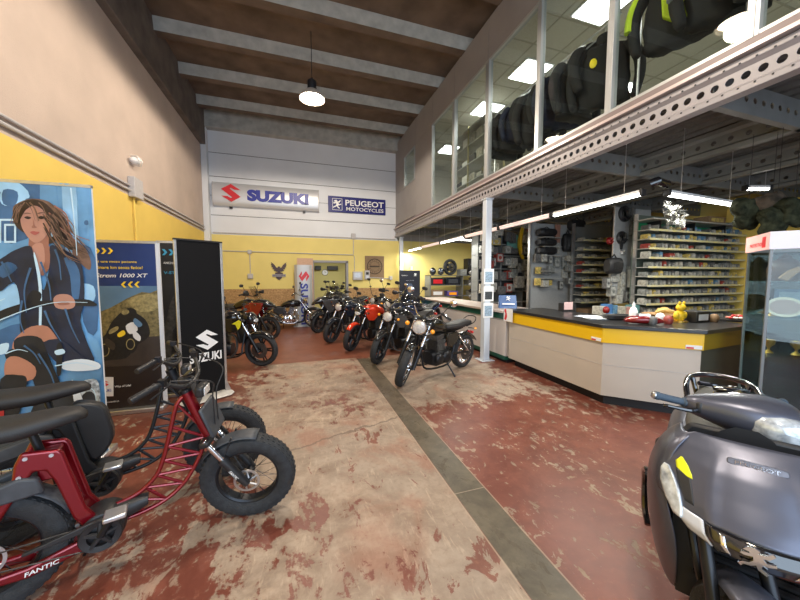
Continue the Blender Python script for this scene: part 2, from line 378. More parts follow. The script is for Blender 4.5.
conduit('cable_conduit',[(XL+.03,p.y-.04,3.05),(XL+.03,p.y-.04,.3)],.014,'thin yellow cable pipe dropping down the left wall').data.materials[0]=YEL
tag(MB().bx(XL,p.y-.16,2.98,XL+.10,p.y+.16,3.32).build('junction_box',COND,bevel=.01),'grey junction box on the left wall above the yellow pipe','junction box')
lm=thing('emergency_lamp','small white emergency lamp with cage on the beige left wall','lamp',(XL+.06,p.y,3.62))
MB().sph((0,0,0),(.07,.12,.06)).build('lamp_glass',WHT,lm); 
for k in (-.06,0,.06): MB().tube([(-.05,k,-.07),(.06,k,-.075),(.08,k,0),(.06,k,.07),(-.05,k,.075)],.006,6).build('cage_wire',ALU,lm)
def jb(x,z,w_,h_,la,m=COND):
    o=MB().bx(x-w_/2,YB-.08,z-h_/2,x+w_/2,YB,z+h_/2).build('junction_box',m,bevel=.01); tag(o,la,'junction box'); return o
jb(1.9,3.08,.16,.18,'grey junction box at the top of the yellow band of back wall')
jb(-1.47,2.44,.12,.12,'small grey junction box on yellow wall left of the winged emblem, topmost of two')
jb(-1.47,1.66,.16,.16,'grey socket box on yellow wall below the small junction box')
jb(3.27,1.60,.12,.14,'small grey switch box at the right end of the back wall')
jb(-2.38,2.44,.1,.1,'small grey box at the left end of the lower back wall conduit')
eb=thing('meter_box','grey electrical meter box on the yellow wall right of the doorway','meter box',(2.03,YB,1.68))
MB().bx(-.17,-.12,-.15,.17,0,.15).build('case',COND,eb,bevel=.012); MB().bx(-.12,-.125,-.07,.10,-.119,.1).build('cover',ALU,eb,bevel=.003)
eb=thing('meter_box','small grey switch box with two switches just right of the meter box','switch box',(2.38,YB,1.72))
MB().bx(-.09,-.1,-.17,.09,0,.15).build('case',COND,eb,bevel=.01); MB().bx(-.05,-.115,.0,.05,-.099,.09).build('switch',BLK,eb); MB().bx(-.05,-.115,-.12,.05,-.099,-.04).build('switch',ALU,eb)

# ================= MEZZANINE =================
def perforated(b,p0,d,n,pitch,h,r,m=0,seg=10,nrm=(1,0,0),r2=0):
    """web of n square cells along d with a real round hole in each; zero-thickness sheet doubled by a small offset"""
    d=Vector(d).normalized(); p0=Vector(p0); up=Vector((0,0,1))
    for i in range(n):
        c=p0+d*(pitch*(i+.5))
        inn=[c+d*math.cos(2*PI*j/seg)*r+up*math.sin(2*PI*j/seg)*r for j in range(seg)]
        out=[]
        for j in range(seg):
            a=2*PI*j/seg; cx,cz=math.cos(a),math.sin(a); k=max(abs(cx)/(pitch/2),abs(cz)/(h/2)); out.append(c+d*(cx/k)+up*(cz/k))
        # four true corners, so neighbouring cells close up
        corners=[c+d*sx*pitch/2+up*sz*h/2 for sx,sz in ((1,1),(-1,1),(-1,-1),(1,-1))]
        v=inn+out; f=[[j,(j+1)%seg,seg+(j+1)%seg,seg+j] for j in range(seg)]
        b.add(v,f,m)
        for (sx,sz),q in zip(((1,1),(-1,1),(-1,-1),(1,-1)),corners):
            ai=math.atan2(sz*h/2,sx*pitch/2)%(2*PI); j=int(ai/(2*PI/seg))
            b.add([q,out[j],out[(j+1)%seg]],[[0,1,2]],m)
zb0,zb1=3.10,3.365
def ybeam(name,x,y0,y1,side,mtl,label,pitch=.1,r=.031,z0=zb0,z1=zb1,seg=10):
    b=MB(); L=y1-y0; h=z1-z0; n=int(L/pitch)
    w0=z0+h*.27; w1=z1-h*.27
    xo=x; xi=x+side*.035
    # flanges: lower lip, lower band, slope, web, slope, upper band, upper lip
    for (xa,za,xb,zb_) in ((xo+side*.10,z0,xo,z0),(xo,z0,xo,w0-.03),(xo,w0-.03,xi,w0),(xi,w1,xo,w1+.03),(xo,w1+.03,xo,z1),(xo,z1,xo+side*.10,z1)):
        b.add([(xa,y0,za),(xa,y1,za),(xb,y1,zb_),(xb,y0,zb_)],[[0,1,2,3]])
    perforated(b,(xi,y0,(w0+w1)/2),(0,1,0),n,L/n,w1-w0,r,seg=seg)
    o=b.build(name,mtl,smooth=False,solid=.006); struct(o); return o
BEAMOBJ=ybeam('trim_mezzanine_beam',XM-.06,YN+1.5,YB-.01,1,LIL,'')
# rows of small dark blocks in place of open holes on front beam
rv=MB()
yy=1.0
while yy<9:
    for zz in (zb0+.035,zb1-.035): rv.box((XM-.066,yy,zz),(.004,.012,.012))
    yy+=.1
struct(rv.build('trim_beam_hole_dots',BLKM,smooth=False))
for x in (4.9,6.3,7.7):
    ybeam('trim_mezzanine_joist',x,-1.0,YB-.01,1,LILD,'',pitch=.16,r=.03,z0=3.12,z1=3.40,seg=8)
xb=MB()
for y in (1.9,3.5,5.2,7.0,8.8,10.6):
    z0,z1=3.12,3.38
    for (ya,za,yb_,zb_) in ((y+.06,z0,y,z0),(y,z0,y,z0+.07),(y,z1-.07,y,z1),(y,z1,y+.06,z1)):
        xb.add([(3.5,ya,za),(XR,ya,za),(XR,yb_,zb_),(3.5,yb_,zb_)],[[0,1,2,3]])
    perforated(xb,(3.5,y,(z0+z1)/2),(1,0,0),44,(XR-3.5)/44,z1-z0-.14,.03,seg=8)
struct(xb.build('trim_cross_joists',LILD,smooth=False,solid=.006))
# corrugated deck
dk=MB(); k=0; x=3.45; rows=[]
prof=[]
while x<XR:
    prof+=[(x,3.42),(x+.06,3.42),(x+.09,3.47),(x+.15,3.47)]; x+=.18
dk.add([(a,-1.5,b_) for a,b_ in prof]+[(a,YB,b_) for a,b_ in prof],[[i,i+1,len(prof)+i+1,len(prof)+i] for i in range(len(prof)-1)])
struct(dk.build('ceiling_mezzanine_deck',mat('deck_metal',(.11,.11,.105),.6,metal=.1,noise=.2),smooth=False,solid=.01))
struct(MB().bx(XM+.08,-1.5,3.48,XR,YB,3.50).build('floor_mezzanine',mat('light_bounce_floor',(.62,.60,.52),.6),smooth=False))  # unseen floor made pale to bounce light up to the room ceiling
struct(MB().bx(XM-.11,YN+1.5,zb1+.015,XM+.1,YB-.01,zb1+.045).build('trim_mezzanine_ledge',mat('ledge_pink_grey',(.55,.47,.46),.3,metal=.3)))
# sill rail above ledge
struct(MB().bx(XM-.045,YN+1.5,zb1+.045,XM+.06,YB-.01,3.50).build('trim_window_sill',mat('sill_dark',(.20,.15,.15),.4),bevel=.005))
# cladding: upper band, solid piece beside small window
seams=[9.27,7.99,6.74,5.39,4.03,2.87,1.64,.4]
cw=MB()
def clad(y0,y1,z0,z1): cw.bx(XM-.02,y0+.006,z0+.004,XM+.04,y1-.006,z1-.004)
ys=[YB]+seams+[-.8,-2.0]
for a,b_ in zip(ys[1:],ys[:-1]): clad(a,b_,5.67,6.42)
clad(7.99,9.27,3.50,5.67)
clad(9.27,YB,3.53,4.62); clad(10.29,YB,4.62,5.67); clad(9.27,10.29,5.63,5.67)
cw.bx(XM+.0,YN,5.7,XM+.03,YB,6.42,1)
struct(cw.build('wall_mezzanine',[CLAD,GAPM],bevel=.003))
def window(n,y0,y1,z0,z1,fw=.035,mull=.05):
    b=MB(); b.bx(XM-.04,y0,z0,XM+.05,y0+mull,z1); b.bx(XM-.04,y1-mull*.6,z0,XM+.05,y1,z1); b.bx(XM-.035,y0,z0,XM+.05,y1,z0+fw); b.bx(XM-.035,y0,z1-fw,XM+.05,y1,z1)
    o=b.build('window_%d'%n,FRM,bevel=.004); struct(o)
    g=MB().bx(XM,y0+mull*.8,z0+fw*.8,XM+.006,y1-mull*.5,z1-fw*.8).build('pane',GLS,o,smooth=False)
window(1,9.27,10.29,4.62,5.63)
window(2,6.74,7.99,3.50,5.67); window(3,5.36,6.74,3.50,5.67,mull=.08); window(4,4.03,5.36,3.50,5.67); window(5,2.87,4.03,3.50,5.67); window(6,1.64,2.87,3.50,5.67); window(7,.4,1.64,3.50,5.67); window(8,-.8,.4,3.50,5.67)
# mezzanine room shell
TILE=mat('ceiling_tile_cream',(.55,.53,.45),.8,noise=.04)
mz=MB(); mz.bx(XM+.05,-1.5,5.68,XR-.2,YB,5.72,0)
mr=mz.build('ceiling_mezzanine_room',TILE,smooth=False); struct(mr)
gr=MB(); x=XM+.5
while x<XR-.4: gr.bx(x-.012,-1.5,5.672,x+.012,YB-.1,5.682); x+=.6
y=-1.2
while y<YB: gr.bx(XM+.05,y-.012,5.672,XR-.3,y+.012,5.682); y+=.6
struct(gr.build('trim_ceiling_grid',mat('grid_beige',(.42,.40,.33),.7),smooth=False))
struct(MB().bx(XR-.3,-1.5,3.52,XR-.1,YB,5.7).build('wall_mezzanine_inner',TILE,smooth=False))
struct(MB().bx(XM+.05,YB-.08,3.52,XR-.3,YB,5.7).build('wall_mezzanine_end',TILE,smooth=False))
struct(MB().bx(XM+.05,-1.6,3.52,XR-.3,-1.5,5.7).build('wall_mezzanine_near',TILE,smooth=False))
PANEL=mat('led_panel',(1,1,1),.5,emit=14,ecol=(1,.98,.93))
cells=[(q.x,q.y) for q in (onZ(450,150,5.65),onZ(487,110,5.65),onZ(530,72,5.65),onZ(603,6,5.65))]+[(4.4,1.4),(6.6,7.6),(onZ(618,91,5.65).x,onZ(618,91,5.65).y),(6.6,1.6)]
for i,(x,y) in enumerate(cells):
    t=thing('ceiling_panel_light','square white ceiling panel light glowing in the upper room %s'%(('behind the small window','behind the second large window','behind the third large window','above the hanging jackets','above the neon striped jacket','far back above shelves','in the middle of far row','far back behind the jackets')[i]),'ceiling light',(x,y,5.65),0,'square panel lights of the upper room')
    MB().bx(-.31,-.31,0,.31,.31,.02).build('frame',WHT,t); MB().bx(-.28,-.28,-.012,.28,.28,0).build('diffuser',PANEL,t)
# posts
def post(x,y,z,label,w=.13):
    t=thing('steel_post',label,'post',(x,y,0))
    MB().bx(-w/2,-w/2,.012,w/2,w/2,z).build('shaft',POSTM,t,bevel=.008)
    MB().bx(-.14,-.14,0,.14,.14,.012).build('base_plate',POSTM,t,bevel=.003)
    for a in (-.1,.1):
        for c_ in (-.1,.1): MB().cyl((a,c_,.012),(a,c_,.03),.012,n=6).build('bolt',ALU,t)
    MB().bx(-w/2-.02,-w/2-.02,z-.02,w/2+.02,w/2+.02,z).build('cap_plate',POSTM,t)
    return t
POSTM=mat('post_pale_blue_paint',(.62,.68,.76),.35,noise=.05,nscale=3)
post(3.45,5.28,3.095,'pale painted steel post carrying the mezzanine, three papers taped on it')
post(3.62,YB-.22,3.095,'pale steel post in the back corner under the mezzanine')
PAPER=mat('paper',(.80,.82,.84),.7)
INK=mat('print_grey_blue',(.30,.42,.55),.6,noise=.5,nscale=40); INKD=mat('print_dark',(.05,.06,.07),.6,noise=.5,nscale=40)
for z,la,im in ((1.63,'topmost of three printed sheets taped on the pale post',INK),(1.30,'middle sheet on the pale post with a dark motorcycle picture',INKD),(.98,'lowest sheet on the pale post with a blue picture',INK)):
    t=thing('paper_sheet',la,'paper',(3.45,5.205,z),0)
    MB().bx(-.10,-.003,-.145,.12,0,.145).build('sheet',PAPER,t,smooth=False)
    MB().bx(-.07,-.005,-.11,.09,-.003,.04 if im is INKD else .09).build('picture',im,t,smooth=False)
# right-hand walls under mezzanine
struct(MB().bx(XR,-1.5,0,XR+.2,YB+.2,6.9).build('wall_right',YELB,smooth=False))
# end wall over the concrete for the mezzanine roof
struct(MB().bx(XM+.05,YB,2.98,XR,YB+.2,6.9).build('wall_back_upper',CLAD,smooth=False))

# ---------- pendants ----------
BULB=mat('lamp_glow',(1,.9,.75),.5,emit=60,ecol=(1,.86,.68))
SHADE=mat('lamp_housing',(.03,.03,.035),.4,metal=.5)
REFL=mat('lamp_reflector',(.85,.75,.65),.35,metal=.3)
def pendant(y,la,z=5.32):
    t=thing('pendant_lamp',la,'pendant lamp',(.36,y,z))
    MB().lathe([(.075,.16),(.09,.2),(.09,.34),(.06,.36),(.03,.4),(.001,.4)],n=24).build('housing',SHADE,t)
    MB().lathe([(.26,-.02),(.22,.06),(.11,.16),(.075,.18),(.07,.18),(.105,.16),(.215,.06),(.255,-.02)],n=28,closed=True).build('lamp_shade',REFL,t)
    MB().lathe([(.001,-.01),(.12,-.005),(.20,.01),(.22,.03),(.001,.035)],n=28).build('bulb',BULB,t)
    MB().tube([(0,0,.4),(0,0,1.46)],.008,6).build('cord',BLK,t)
    ld=bpy.data.lights.new('pendant_light','SPOT'); ld.spot_size=R(177); ld.spot_blend=.12; ld.energy=PEND; ld.color=(1,.86,.70); ld.shadow_soft_size=.15
    lo=bpy.data.objects.new('pendant_light',ld); COL.objects.link(lo); lo.parent=t; lo.location=(0,0,-.12)
PEND=360
pendant(7.05,'glowing industrial pendant lamp hanging from the ceiling before the white back wall')
pendant(3.35,'glowing industrial pendant lamp above the aisle, reflected in the upper windows',5.6)
pendant(-.3,'glowing industrial pendant lamp above the entrance behind the viewer')
# ---------- fluorescent battens ----------
TUBE=mat('tube_glow',(1,1,.97),.4,emit=14,ecol=(1,1,.93)); TUBEDIM=mat('tube_unlit_glow',(.85,.72,.68),.5,emit=.45,ecol=(1,.75,.70))  # unlit tubes and their housings get a faint glow in the material
def batten(p0,p1,lit,la,pw=45):
    p0=Vector(p0);p1=Vector(p1);c=(p0+p1)/2; L=(p1-p0).length; a=math.atan2(p1.y-p0.y,p1.x-p0.x)
    t=thing('tube_light',la,'fluorescent light',c,a)
    MB().bx(-L/2,-.035,.0,L/2,.035,.035).build('housing',WHT if lit else TUBEDIM,t,bevel=.01)
    MB().se([(-L/2+.02,0,.022,-.016,.020),(L/2-.02,0,.022,-.016,.020)],n=12).build('diffuser',TUBE if lit else TUBEDIM,t)
    MB().bx(-L/2-.015,-.04,-.038,-L/2+.02,.04,.04).build('end_cap',BLK,t,bevel=.005); MB().bx(L/2-.02,-.04,-.038,L/2+.015,.04,.04).build('end_cap',BLK,t,bevel=.005)
    for k in (-1,1): MB().tube([(k*L/3,0,.05),(k*L/3,0,3.42-c.z)],.004,5).build('hanging_wire',ALU,t)
    if lit:
        ld=bpy.data.lights.new('tube_area','AREA'); ld.shape='RECTANGLE'; ld.size=L; ld.size_y=.08; ld.energy=pw; ld.color=(1,.98,.88)
        lo=bpy.data.objects.new('tube_area',ld); COL.objects.link(lo); lo.parent=t; lo.location=(0,0,-.06)
LX=3.95
ly=[2.75,4.18,5.6,7.0,8.4,9.85,11.15]
lab=['nearest lit tube light of the long row above the counter','second unlit tube light from the near end of the row above the counter','third tube light of the row, unlit, beside the pale post','fourth tube light of the row, unlit, beyond the pale post','lit tube light of the row over the green counter','farthest tube light of the row, by the back wall']
lit=[1,0,0,1,0,1]
for i in range(6): batten((LX,ly[i]+.02,2.62),(LX,ly[i+1]-.02,2.62),lit[i],lab[i])
_q0=onZ(667,193,2.62); _q1=onZ(740,205,2.62)
batten((_q0.x,_q0.y,2.62),(_q1.x,_q1.y,2.62),1,'lit tube light set across the end of the long row',40)
_q2=onZ(745,188,2.95); _q3=onZ(769,188,2.95)
batten((_q2.x,_q2.y,2.95),(_q3.x,_q3.y,2.95),1,'short bright oval lamp above the parts rack on the right',9)
batten((5.2,9.6,2.9),(6.4,9.6,2.9),1,'lit tube light near the yellow back wall',32)
cb=tag(MB().tube([(LX,2.69,2.70),(LX+.03,2.64,2.72),(_q0.x-.02,_q0.y,2.72)],.05,10).build('cable_joint',BLKG),'black joint box where the two lit tube lights meet','joint box')
# ================= MOTORCYCLES (x forward, y left, z up) =================
def wheel(parent,T,r,w,style,discside,rimmat,name='wheel'):
    """wheel about its own y axis at T; tyre, rim and disc are sub-parts"""
    def mb(): return MB(T)
    ri=r-w*.62; 
    t=mb().lathe([(ri,-w*.36),(r-w*.3,-w*.5),(r-w*.10,-w*.36),(r-w*.02,-w*.16),(r,0),(r-w*.02,w*.16),(r-w*.10,w*.36),(r-w*.3,w*.5),(ri,w*.36)],ax=(0,1,0),n=36,closed=True).build(name,RUB,parent)
    rm=mb(); rm.lathe([(ri+.004,-w*.36),(ri-.012,-w*.34),(ri-.022,-w*.1),(ri-.022,w*.1),(ri-.012,w*.34),(ri+.004,w*.36)],ax=(0,1,0),n=36,closed=True)
    rm.lathe([(.001,-w*.42),(.035,-w*.42),(.04,-.02),(.04,.02),(.035,w*.42),(.001,w*.42)],ax=(0,1,0),n=16)
    if style=='spoke':
        N=20
        for k in range(N):
            a=2*PI*k/N; b=a+(.28 if k%2 else -.28); s=.03 if k%4<2 else -.03
            rm.cyl((math.cos(a)*.035,s,math.sin(a)*.035),(math.cos(b)*(ri-.015),0,math.sin(b)*(ri-.015)),.0032,n=4)
    else:
        for k in range(5):
            for d in (-.14,.14):
                a=2*PI*k/5; b=a+d
                rm.tube([(math.cos(a)*.03,0,math.sin(a)*.03),(math.cos(b)*(ri-.015),0,math.sin(b)*(ri-.015))],[.02,.012],6)
    rm.build('rim',rimmat,t)
    for sd in ([discside] if discside in (-1,1) else [-1,1]):
        d=mb(); y=sd*w*.55
        d.lathe([(.065,y-.003),(.145,y-.003),(.145,y+.003),(.065,y+.003)],ax=(0,1,0),n=28,closed=True)
        for k in range(5):
            a=2*PI*k/5; d.box((math.cos(a)*.055,y,math.sin(a)*.055),(.045,.004,.012),rot=Matrix.Rotation(-a,4,'Y'))
        d.build('brake_disc',STEEL,t)
    return t
SMOKE=mat('smoked_orange_lens',(.10,.03,.01),.25,coat=.5)
def make_moto(name,label,cat,loc,rz,group=None,style='naked',body=None,accent=None,fork=None,seat=SEATM,steer=25,rw='cast',rimmat=None,lamp='round',r=.31,wb=1.42,lean=0,
              fender=None,screen=False,ind=None,mirrors=True,fairing=None,bars='std',chrome_engine=False,stand=True,detail=1):
    t=thing(name,label,cat,loc,rz,group)
    t.rotation_euler=(R(lean),0,rz)
    body=body or BLKG; ind=ind or (ORG if style=='retro' else SMOKE); accent=accent or body; fork=fork or CHR; rimmat=rimmat or BLKM; fender=fender or body; fairing=fairing or body
    cru=style=='cruiser'; adv=style=='adventure'; ret=style=='retro'
    fx=wb/2; rx=-wb/2; rk=R(33 if cru else 28 if ret else 26)
    # rear wheel
    rr=r*(.95 if not adv else .97)
    wheel(t,Matrix.Translation((rx,0,rr)),rr,.17 if not ret else .13,rw,1,rimmat,'rear_wheel')
    # steering: front axle at (fx,0,r); axis passes up and back
    ax=Vector((-math.sin(rk),0,math.cos(rk))); hl=.72 if not adv else .80
    piv=Vector((fx,0,r))-Vector((.04,0,0))
    ST=Matrix.Translation(piv)@Matrix.Rotation(R(steer),4,ax)@Matrix.Translation(-piv)
    # keep the tyre on the floor (tiny shift) : local front assembly matrix
    wheel(t,ST@Matrix.Translation((fx,0,r)),r,.12 if not cru else .11,rw,-1 if not adv else 0,rimmat,'front_wheel')
    top=Vector((fx,0,r))+ax*hl
    def at_(d,y=0,o=0): # point along fork
        q=Vector((fx,0,r))+ax*d; return (q.x+o*math.cos(rk),y,q.z+o*math.sin(rk))
    fw=.118
    for s in (-1,1):
        b=MB(ST); b.cyl(at_(-.02,s*fw),at_(.34,s*fw),.029,.029,12,1 if not (fork is BRZ) else 0); b.cyl(at_(.30,s*fw),at_(hl,s*fw),.021,.021,12,0); b.cyl(at_(-.02,s*fw),at_(-.02,s*.04),.015,n=8,m=1)
        b.build('fork_leg',[fork,BLKM if not cru else CHR],t)
    b=MB(ST)
    for d in (hl-.03,hl-.20): b.box(at_(d),(.07,.27,.028),rot=Matrix.Rotation(-rk,4,'Y'))
    b.build('triple_clamp',BLKM,t,bevel=.006)
    # front fender
    fr=MB(ST); pr=[]
    a0,a1=(R(20),R(110)) if adv else (R(62),R(160)) if ret else (R(42),R(160))
    rad=r+.03 if not adv else r+.10
    rows=[]
    for i in range(13):
        a=a0+(a1-a0)*i/12; w_=.075*(1-.35*abs(i/12-.5)*2); 
        rows.append([(fx+math.cos(a)*(rad-k*k*.03),k*w_,r+math.sin(a)*(rad-k*k*.03)) for k in (-1,-.6,0,.6,1)])
    fr.grid(rows).build('front_fender',fender,t,solid=.006,ang=80)
    # handlebar
    hz=top.z+(.10 if not cru else .18)+(.06 if adv else 0); hx=top.x-.02
    HW=.37 if not cru else .40
    up_=.07 if ret or cru else .03
    pts=[(hx-.13,-HW,hz+up_*.3),(hx-.08,-HW*.62,hz+up_),(hx+.01,-.10,hz-.04),(hx+.01,.10,hz-.04),(hx-.08,HW*.62,hz+up_),(hx-.13,HW,hz+up_*.3)]
    if bars=='ape': pts=[(hx-.10,-.36,hz+.20),(hx-.02,-.30,hz+.22),(hx,-.16,hz-.05),(hx,.16,hz-.05),(hx-.02,.30,hz+.22),(hx-.10,.36,hz+.20)]
    MB(ST).tube(spline(pts,4),.011,8).build('handlebar',BLKM if not (ret or cru) else CHR,t)
    for s in (-1,1):
        e=pts[0] if s<0 else pts[-1]; q=pts[1] if s<0 else pts[-2]; e=Vector(e);q=Vector(q); d=(q-e).normalized()
        g=MB(ST); g.cyl(e,e+d*.12,.018,n=10); g.cyl(e-d*.012,e,.021,n=10); g.box(e+d*.15,(.04,.045,.035)); g.tube([e+d*.15+Vector((.02,0,0)),e+d*.10+Vector((.07,0,0)),e+Vector((.065,0,-.005))],.006,6); g.build('grip',BLK,t)
        if mirrors:
            m0=e+d*.15; m1=m0+Vector((.02,s*.06,.15)); m2=m1+Vector((-.02,s*.05,.06))
            m=MB(ST); m.tube([m0,m1,m2],.006,6,0); 
            if ret: m.lathe([(.001,-.02),(.04,-.012),(.055,0),(.052,.004),(.001,.004)],c=m2,ax=(-1,0,.1),n=16,m=1)
            else: m.se([(m2.x-.012,m2.y,.07,m2.z,.04),(m2.x+.02,m2.y,.05,m2.z,.03)],n=14,m=0)
            m.build('mirror',[BLK,CHR],t)
    # headlamp
    hp=Vector(at_(hl-.13,0,.13))
    if lamp=='round':
        rl=.105 if ret else .09
        h=MB(ST); h.lathe([(.03,-.10),(.07,-.07),(rl,-.02),(rl+.006,.01),(rl,.02)],c=hp,ax=(1,0,-.08),n=24); hh_=h.build('headlamp',CHR if cru else BLKG,t)
        MB(ST).lathe([(rl-.004,.018),(rl*.6,.036),(.001,.042)],c=hp,ax=(1,0,-.08),n=24).build('lens',LENS,hh_)
        MB(ST).lathe([(rl-.006,.016),(rl+.006,.016),(rl+.006,.028),(rl-.006,.028)],c=hp,ax=(1,0,-.08),n=24,closed=True).build('lamp_rim',CHR,hh_)
    else:
        h=MB(ST); h.se([(hp.x-.1,0,.10,hp.z,.08),(hp.x,0,.12,hp.z-.01,.11),(hp.x+.06,0,.09,hp.z-.03,.08),(hp.x+.09,0,.04,hp.z-.05,.04)],n=20); hh_=h.build('headlamp',fairing,t,ang=70)
        MB(ST).se([(hp.x+.035,0,.085,hp.z-.03,.05),(hp.x+.095,0,.055,hp.z-.05,.03)],n=18).build('lens',LENS,hh_)
    # instruments
    MB(ST).lathe([(.045,-.03),(.05,0),(.045,.012),(.001,.014)],c=(hx+.07,0,hz-.02),ax=(-.5,0,1),n=18).build('instrument',BLK,t)
    # indicators
    for s in (-1,1):
        c=Vector((hp.x-.04,s*.20,hp.z-.02)); rd=.035 if ret else .025
        b=MB(ST); b.cyl((hp.x-.06,s*.10,hp.z-.02),c,.008,n=6,m=0); b.sph(c,(.035,rd,rd),10,7,1); b.build('indicator',[BLK,ind],t)
        c=Vector((rx-.12,s*.16,.72)); b=MB(); b.cyl((rx-.08,s*.04,.72),c,.007,n=6,m=0); b.sph(c,(.03,.022,.022),10,7,1); b.build('indicator',[BLK,ind],t)
    # frame
    nk=Vector(top)-ax*.12
    f=MB()
    f.tube([nk,(.05,0,.74),(-.35,0,.70),(rx+.05,0,.74)],.026,8)
    for s in (-1,1):
        f.tube(spline([nk-ax*.05,(fx-.30,s*.06,.40),(fx-.36,s*.11,.22),(-.15,s*.12,.20),(-.28,s*.12,.42),(-.35,s*.10,.70)],4),.016,8)
        f.tube([(-.28,s*.11,.44),(rx+.05,s*.11,.70)],.013,6)
    f.build('frame',BLKM if style!='naked' else accent if accent is not body else BLKM,t)
    for s in (-1,1):
        MB().tube([(-.22,s*.10,.36),(rx,s*.11,rr)],[.024,.018],8).build('swingarm',BLKM,t)
        if ret or cru: 
            b=MB(); b.tube([(-.40,s*.13,.66),(rx+.02,s*.13,rr+.03)],.012,8); 
            for k in range(9):
                q=Vector((-.40,s*.13,.66)).lerp(Vector((rx+.02,s*.13,rr+.03)),.18+.07*k); b.lathe([(.018,-.006),(.026,0),(.018,.006)],c=q,ax=(Vector((rx+.02,0,rr+.03))-Vector((-.4,0,.66))),n=12)
            b.build('shock_absorber',CHR,t)
    # tank
    tx=.10 if not cru else .08; tz=.86 if not adv else .92; 
    if cru: tz=.78
    if ret: tz=.84
    T_=MB()
    T_.se([(tx+.30,0,.05,tz-.01,.06),(tx+.26,0,.10,tz+.02,.10),(tx+.12,0,.15,tz+.03,.125),(tx-.05,0,.145,tz+.01,.12),(tx-.20,0,.10,tz-.03,.09),(tx-.28,0,.06,tz-.06,.06)],n=24,e=2.4)
    tk=T_.build('fuel_tank',body,t,ang=80)
    MB().lathe([(.04,0),(.04,.012),(.03,.018),(.001,.018)],c=(tx+.06,0,tz+.155),n=16).build('filler_cap',CHR,tk)
    if style=='naked' or adv:
        for s in (-1,1):
            b=MB(); b.prism([(tx+.36,tz-.02),(tx+.30,tz+.05),(tx+.08,tz+.03),(tx-.02,tz-.10),(tx+.12,tz-.22),(tx+.26,tz-.20)],s*.13,s*.165,'xz'); b.build('tank_shroud',accent,t,bevel=.012)
    # seat
    sz=.80 if not (adv or cru) else (.86 if adv else .66)
    if ret or cru: secs=[(-.12,0,.09,sz+.0,.035),(-.20,0,.13,sz+.0,.05),(-.42,0,.14,sz-.005,.045),(-.55,0,.13,sz+.01,.055),(-.78,0,.12,sz+.02,.05),(-.86,0,.07,sz+.02,.03)]
    else: secs=[(-.12,0,.07,sz-.02,.03),(-.22,0,.12,sz-.02,.045),(-.42,0,.14,sz-.01,.04),(-.50,0,.12,sz+.05,.045),(-.72,0,.09,sz+.09,.04),(-.80,0,.04,sz+.10,.02)]
    MB().se(secs,n=20,e=3).build('seat',seat,t,ang=80)
    # tail / rear fender
    if ret or cru:
        rows=[]
        for i in range(11):
            a=R(35)+R(115)*i/10; rad=rr+.045
            rows.append([(rx-math.cos(PI-a)*rad*1,k*.085,rr+math.sin(a)*(rad-k*k*.03)) for k in (-1,-.6,0,.6,1)])
        MB().grid(rows).build('rear_fender',body,t,solid=.006,ang=80)
        b=MB(); b.tube(spline([(-.62,-.13,sz-.02),(-.85,-.13,sz+.03),(-.95,-.09,sz+.10),(-.96,0,sz+.12),(-.95,.09,sz+.10),(-.85,.13,sz+.03),(-.62,.13,sz-.02)],3),.009,6); b.build('grab_rail',CHR if cru else BLKM,t)
    else:
        MB().se([(-.35,0,.10,sz-.08,.05),(-.60,0,.10,sz-.02,.06),(-.78,0,.07,sz+.04,.045),(-.88,0,.03,sz+.07,.02)],n=16).build('tail_cowl',accent,t,ang=80)
        MB().prism([(rx-.10,sz-.02),(rx-.04,sz-.02),(rx-.20,.50),(rx-.26,.50)],-.06,.06,'xz').build('rear_fender',BLK,t,bevel=.01)
    MB().box((rx-.19 if not (ret or cru) else rx-.22,0,sz+.02 if not (ret or cru) else .62),(.04,.12,.05)).build('tail_lamp',REDL,t,bevel=.012)
    # side covers
    for s in (-1,1):
        b=MB(); b.prism([(-.10,.70),(-.38,.72),(-.42,.58),(-.26,.46),(-.12,.50)],s*.09,s*.13,'xz'); b.build('side_cover',body if (ret) else BLK,t,bevel=.02,seg=3)
    # engine
    E=MB(); EM=CHR if chrome_engine else STEEL
    E.se([(-.22,0,.10,.33,.10),(-.15,0,.14,.34,.13),(.10,0,.14,.33,.14),(.22,0,.10,.33,.10)],n=20,e=3.2)
    for s in (-1,1):
        E.lathe([(.001,.0),(.06,.0),(.10,-.02),(.105,-.05)],c=(-.08,s*.19,.34),ax=(0,s,0),n=20)
        E.lathe([(.001,.0),(.05,.0),(.085,-.02),(.09,-.05)],c=(.10,s*.185,.33),ax=(0,s,0),n=20)
    E.build('crankcase',BLKM if not chrome_engine else EM,t,ang=60)
    angs=[R(-22),R(22)] if (cru) else [R(8)]
    for a in angs:
        c=MB(Matrix.Translation((.04 if not cru else math.sin(a)*.15,0,.44))@Matrix.Rotation(a,4,'Y'))
        c.bx(-.07,-.11,0,.07,.11,.24)
        for k in range(8): c.bx(-.10,-.14 if not cru else -.11,.02+k*.022,.10,.14 if not cru else .11,.028+k*.022)
        c.bx(-.085,-.12,.20,.085,.12,.27)
        c.build('cylinder',EM,t,bevel=.004)
    if style=='naked' or adv: MB().box((fx-.34,0,.58),(.04,.30,.26),rot=Matrix.Rotation(R(-12),4,'Y')).build('radiator',BLKM,t,bevel=.006)
    # exhaust
    ex=MB(); s=-1
    ex.tube(spline([(.14,-.06,.62),(.30,-.08,.56),(.32,-.10,.34),(.20,-.12,.20),(-.10,-.16,.22),(-.30,-.18,.28)],4),.021,8,0)
    ex.build('exhaust_pipe',CHR if (cru or ret) else STEEL,t)
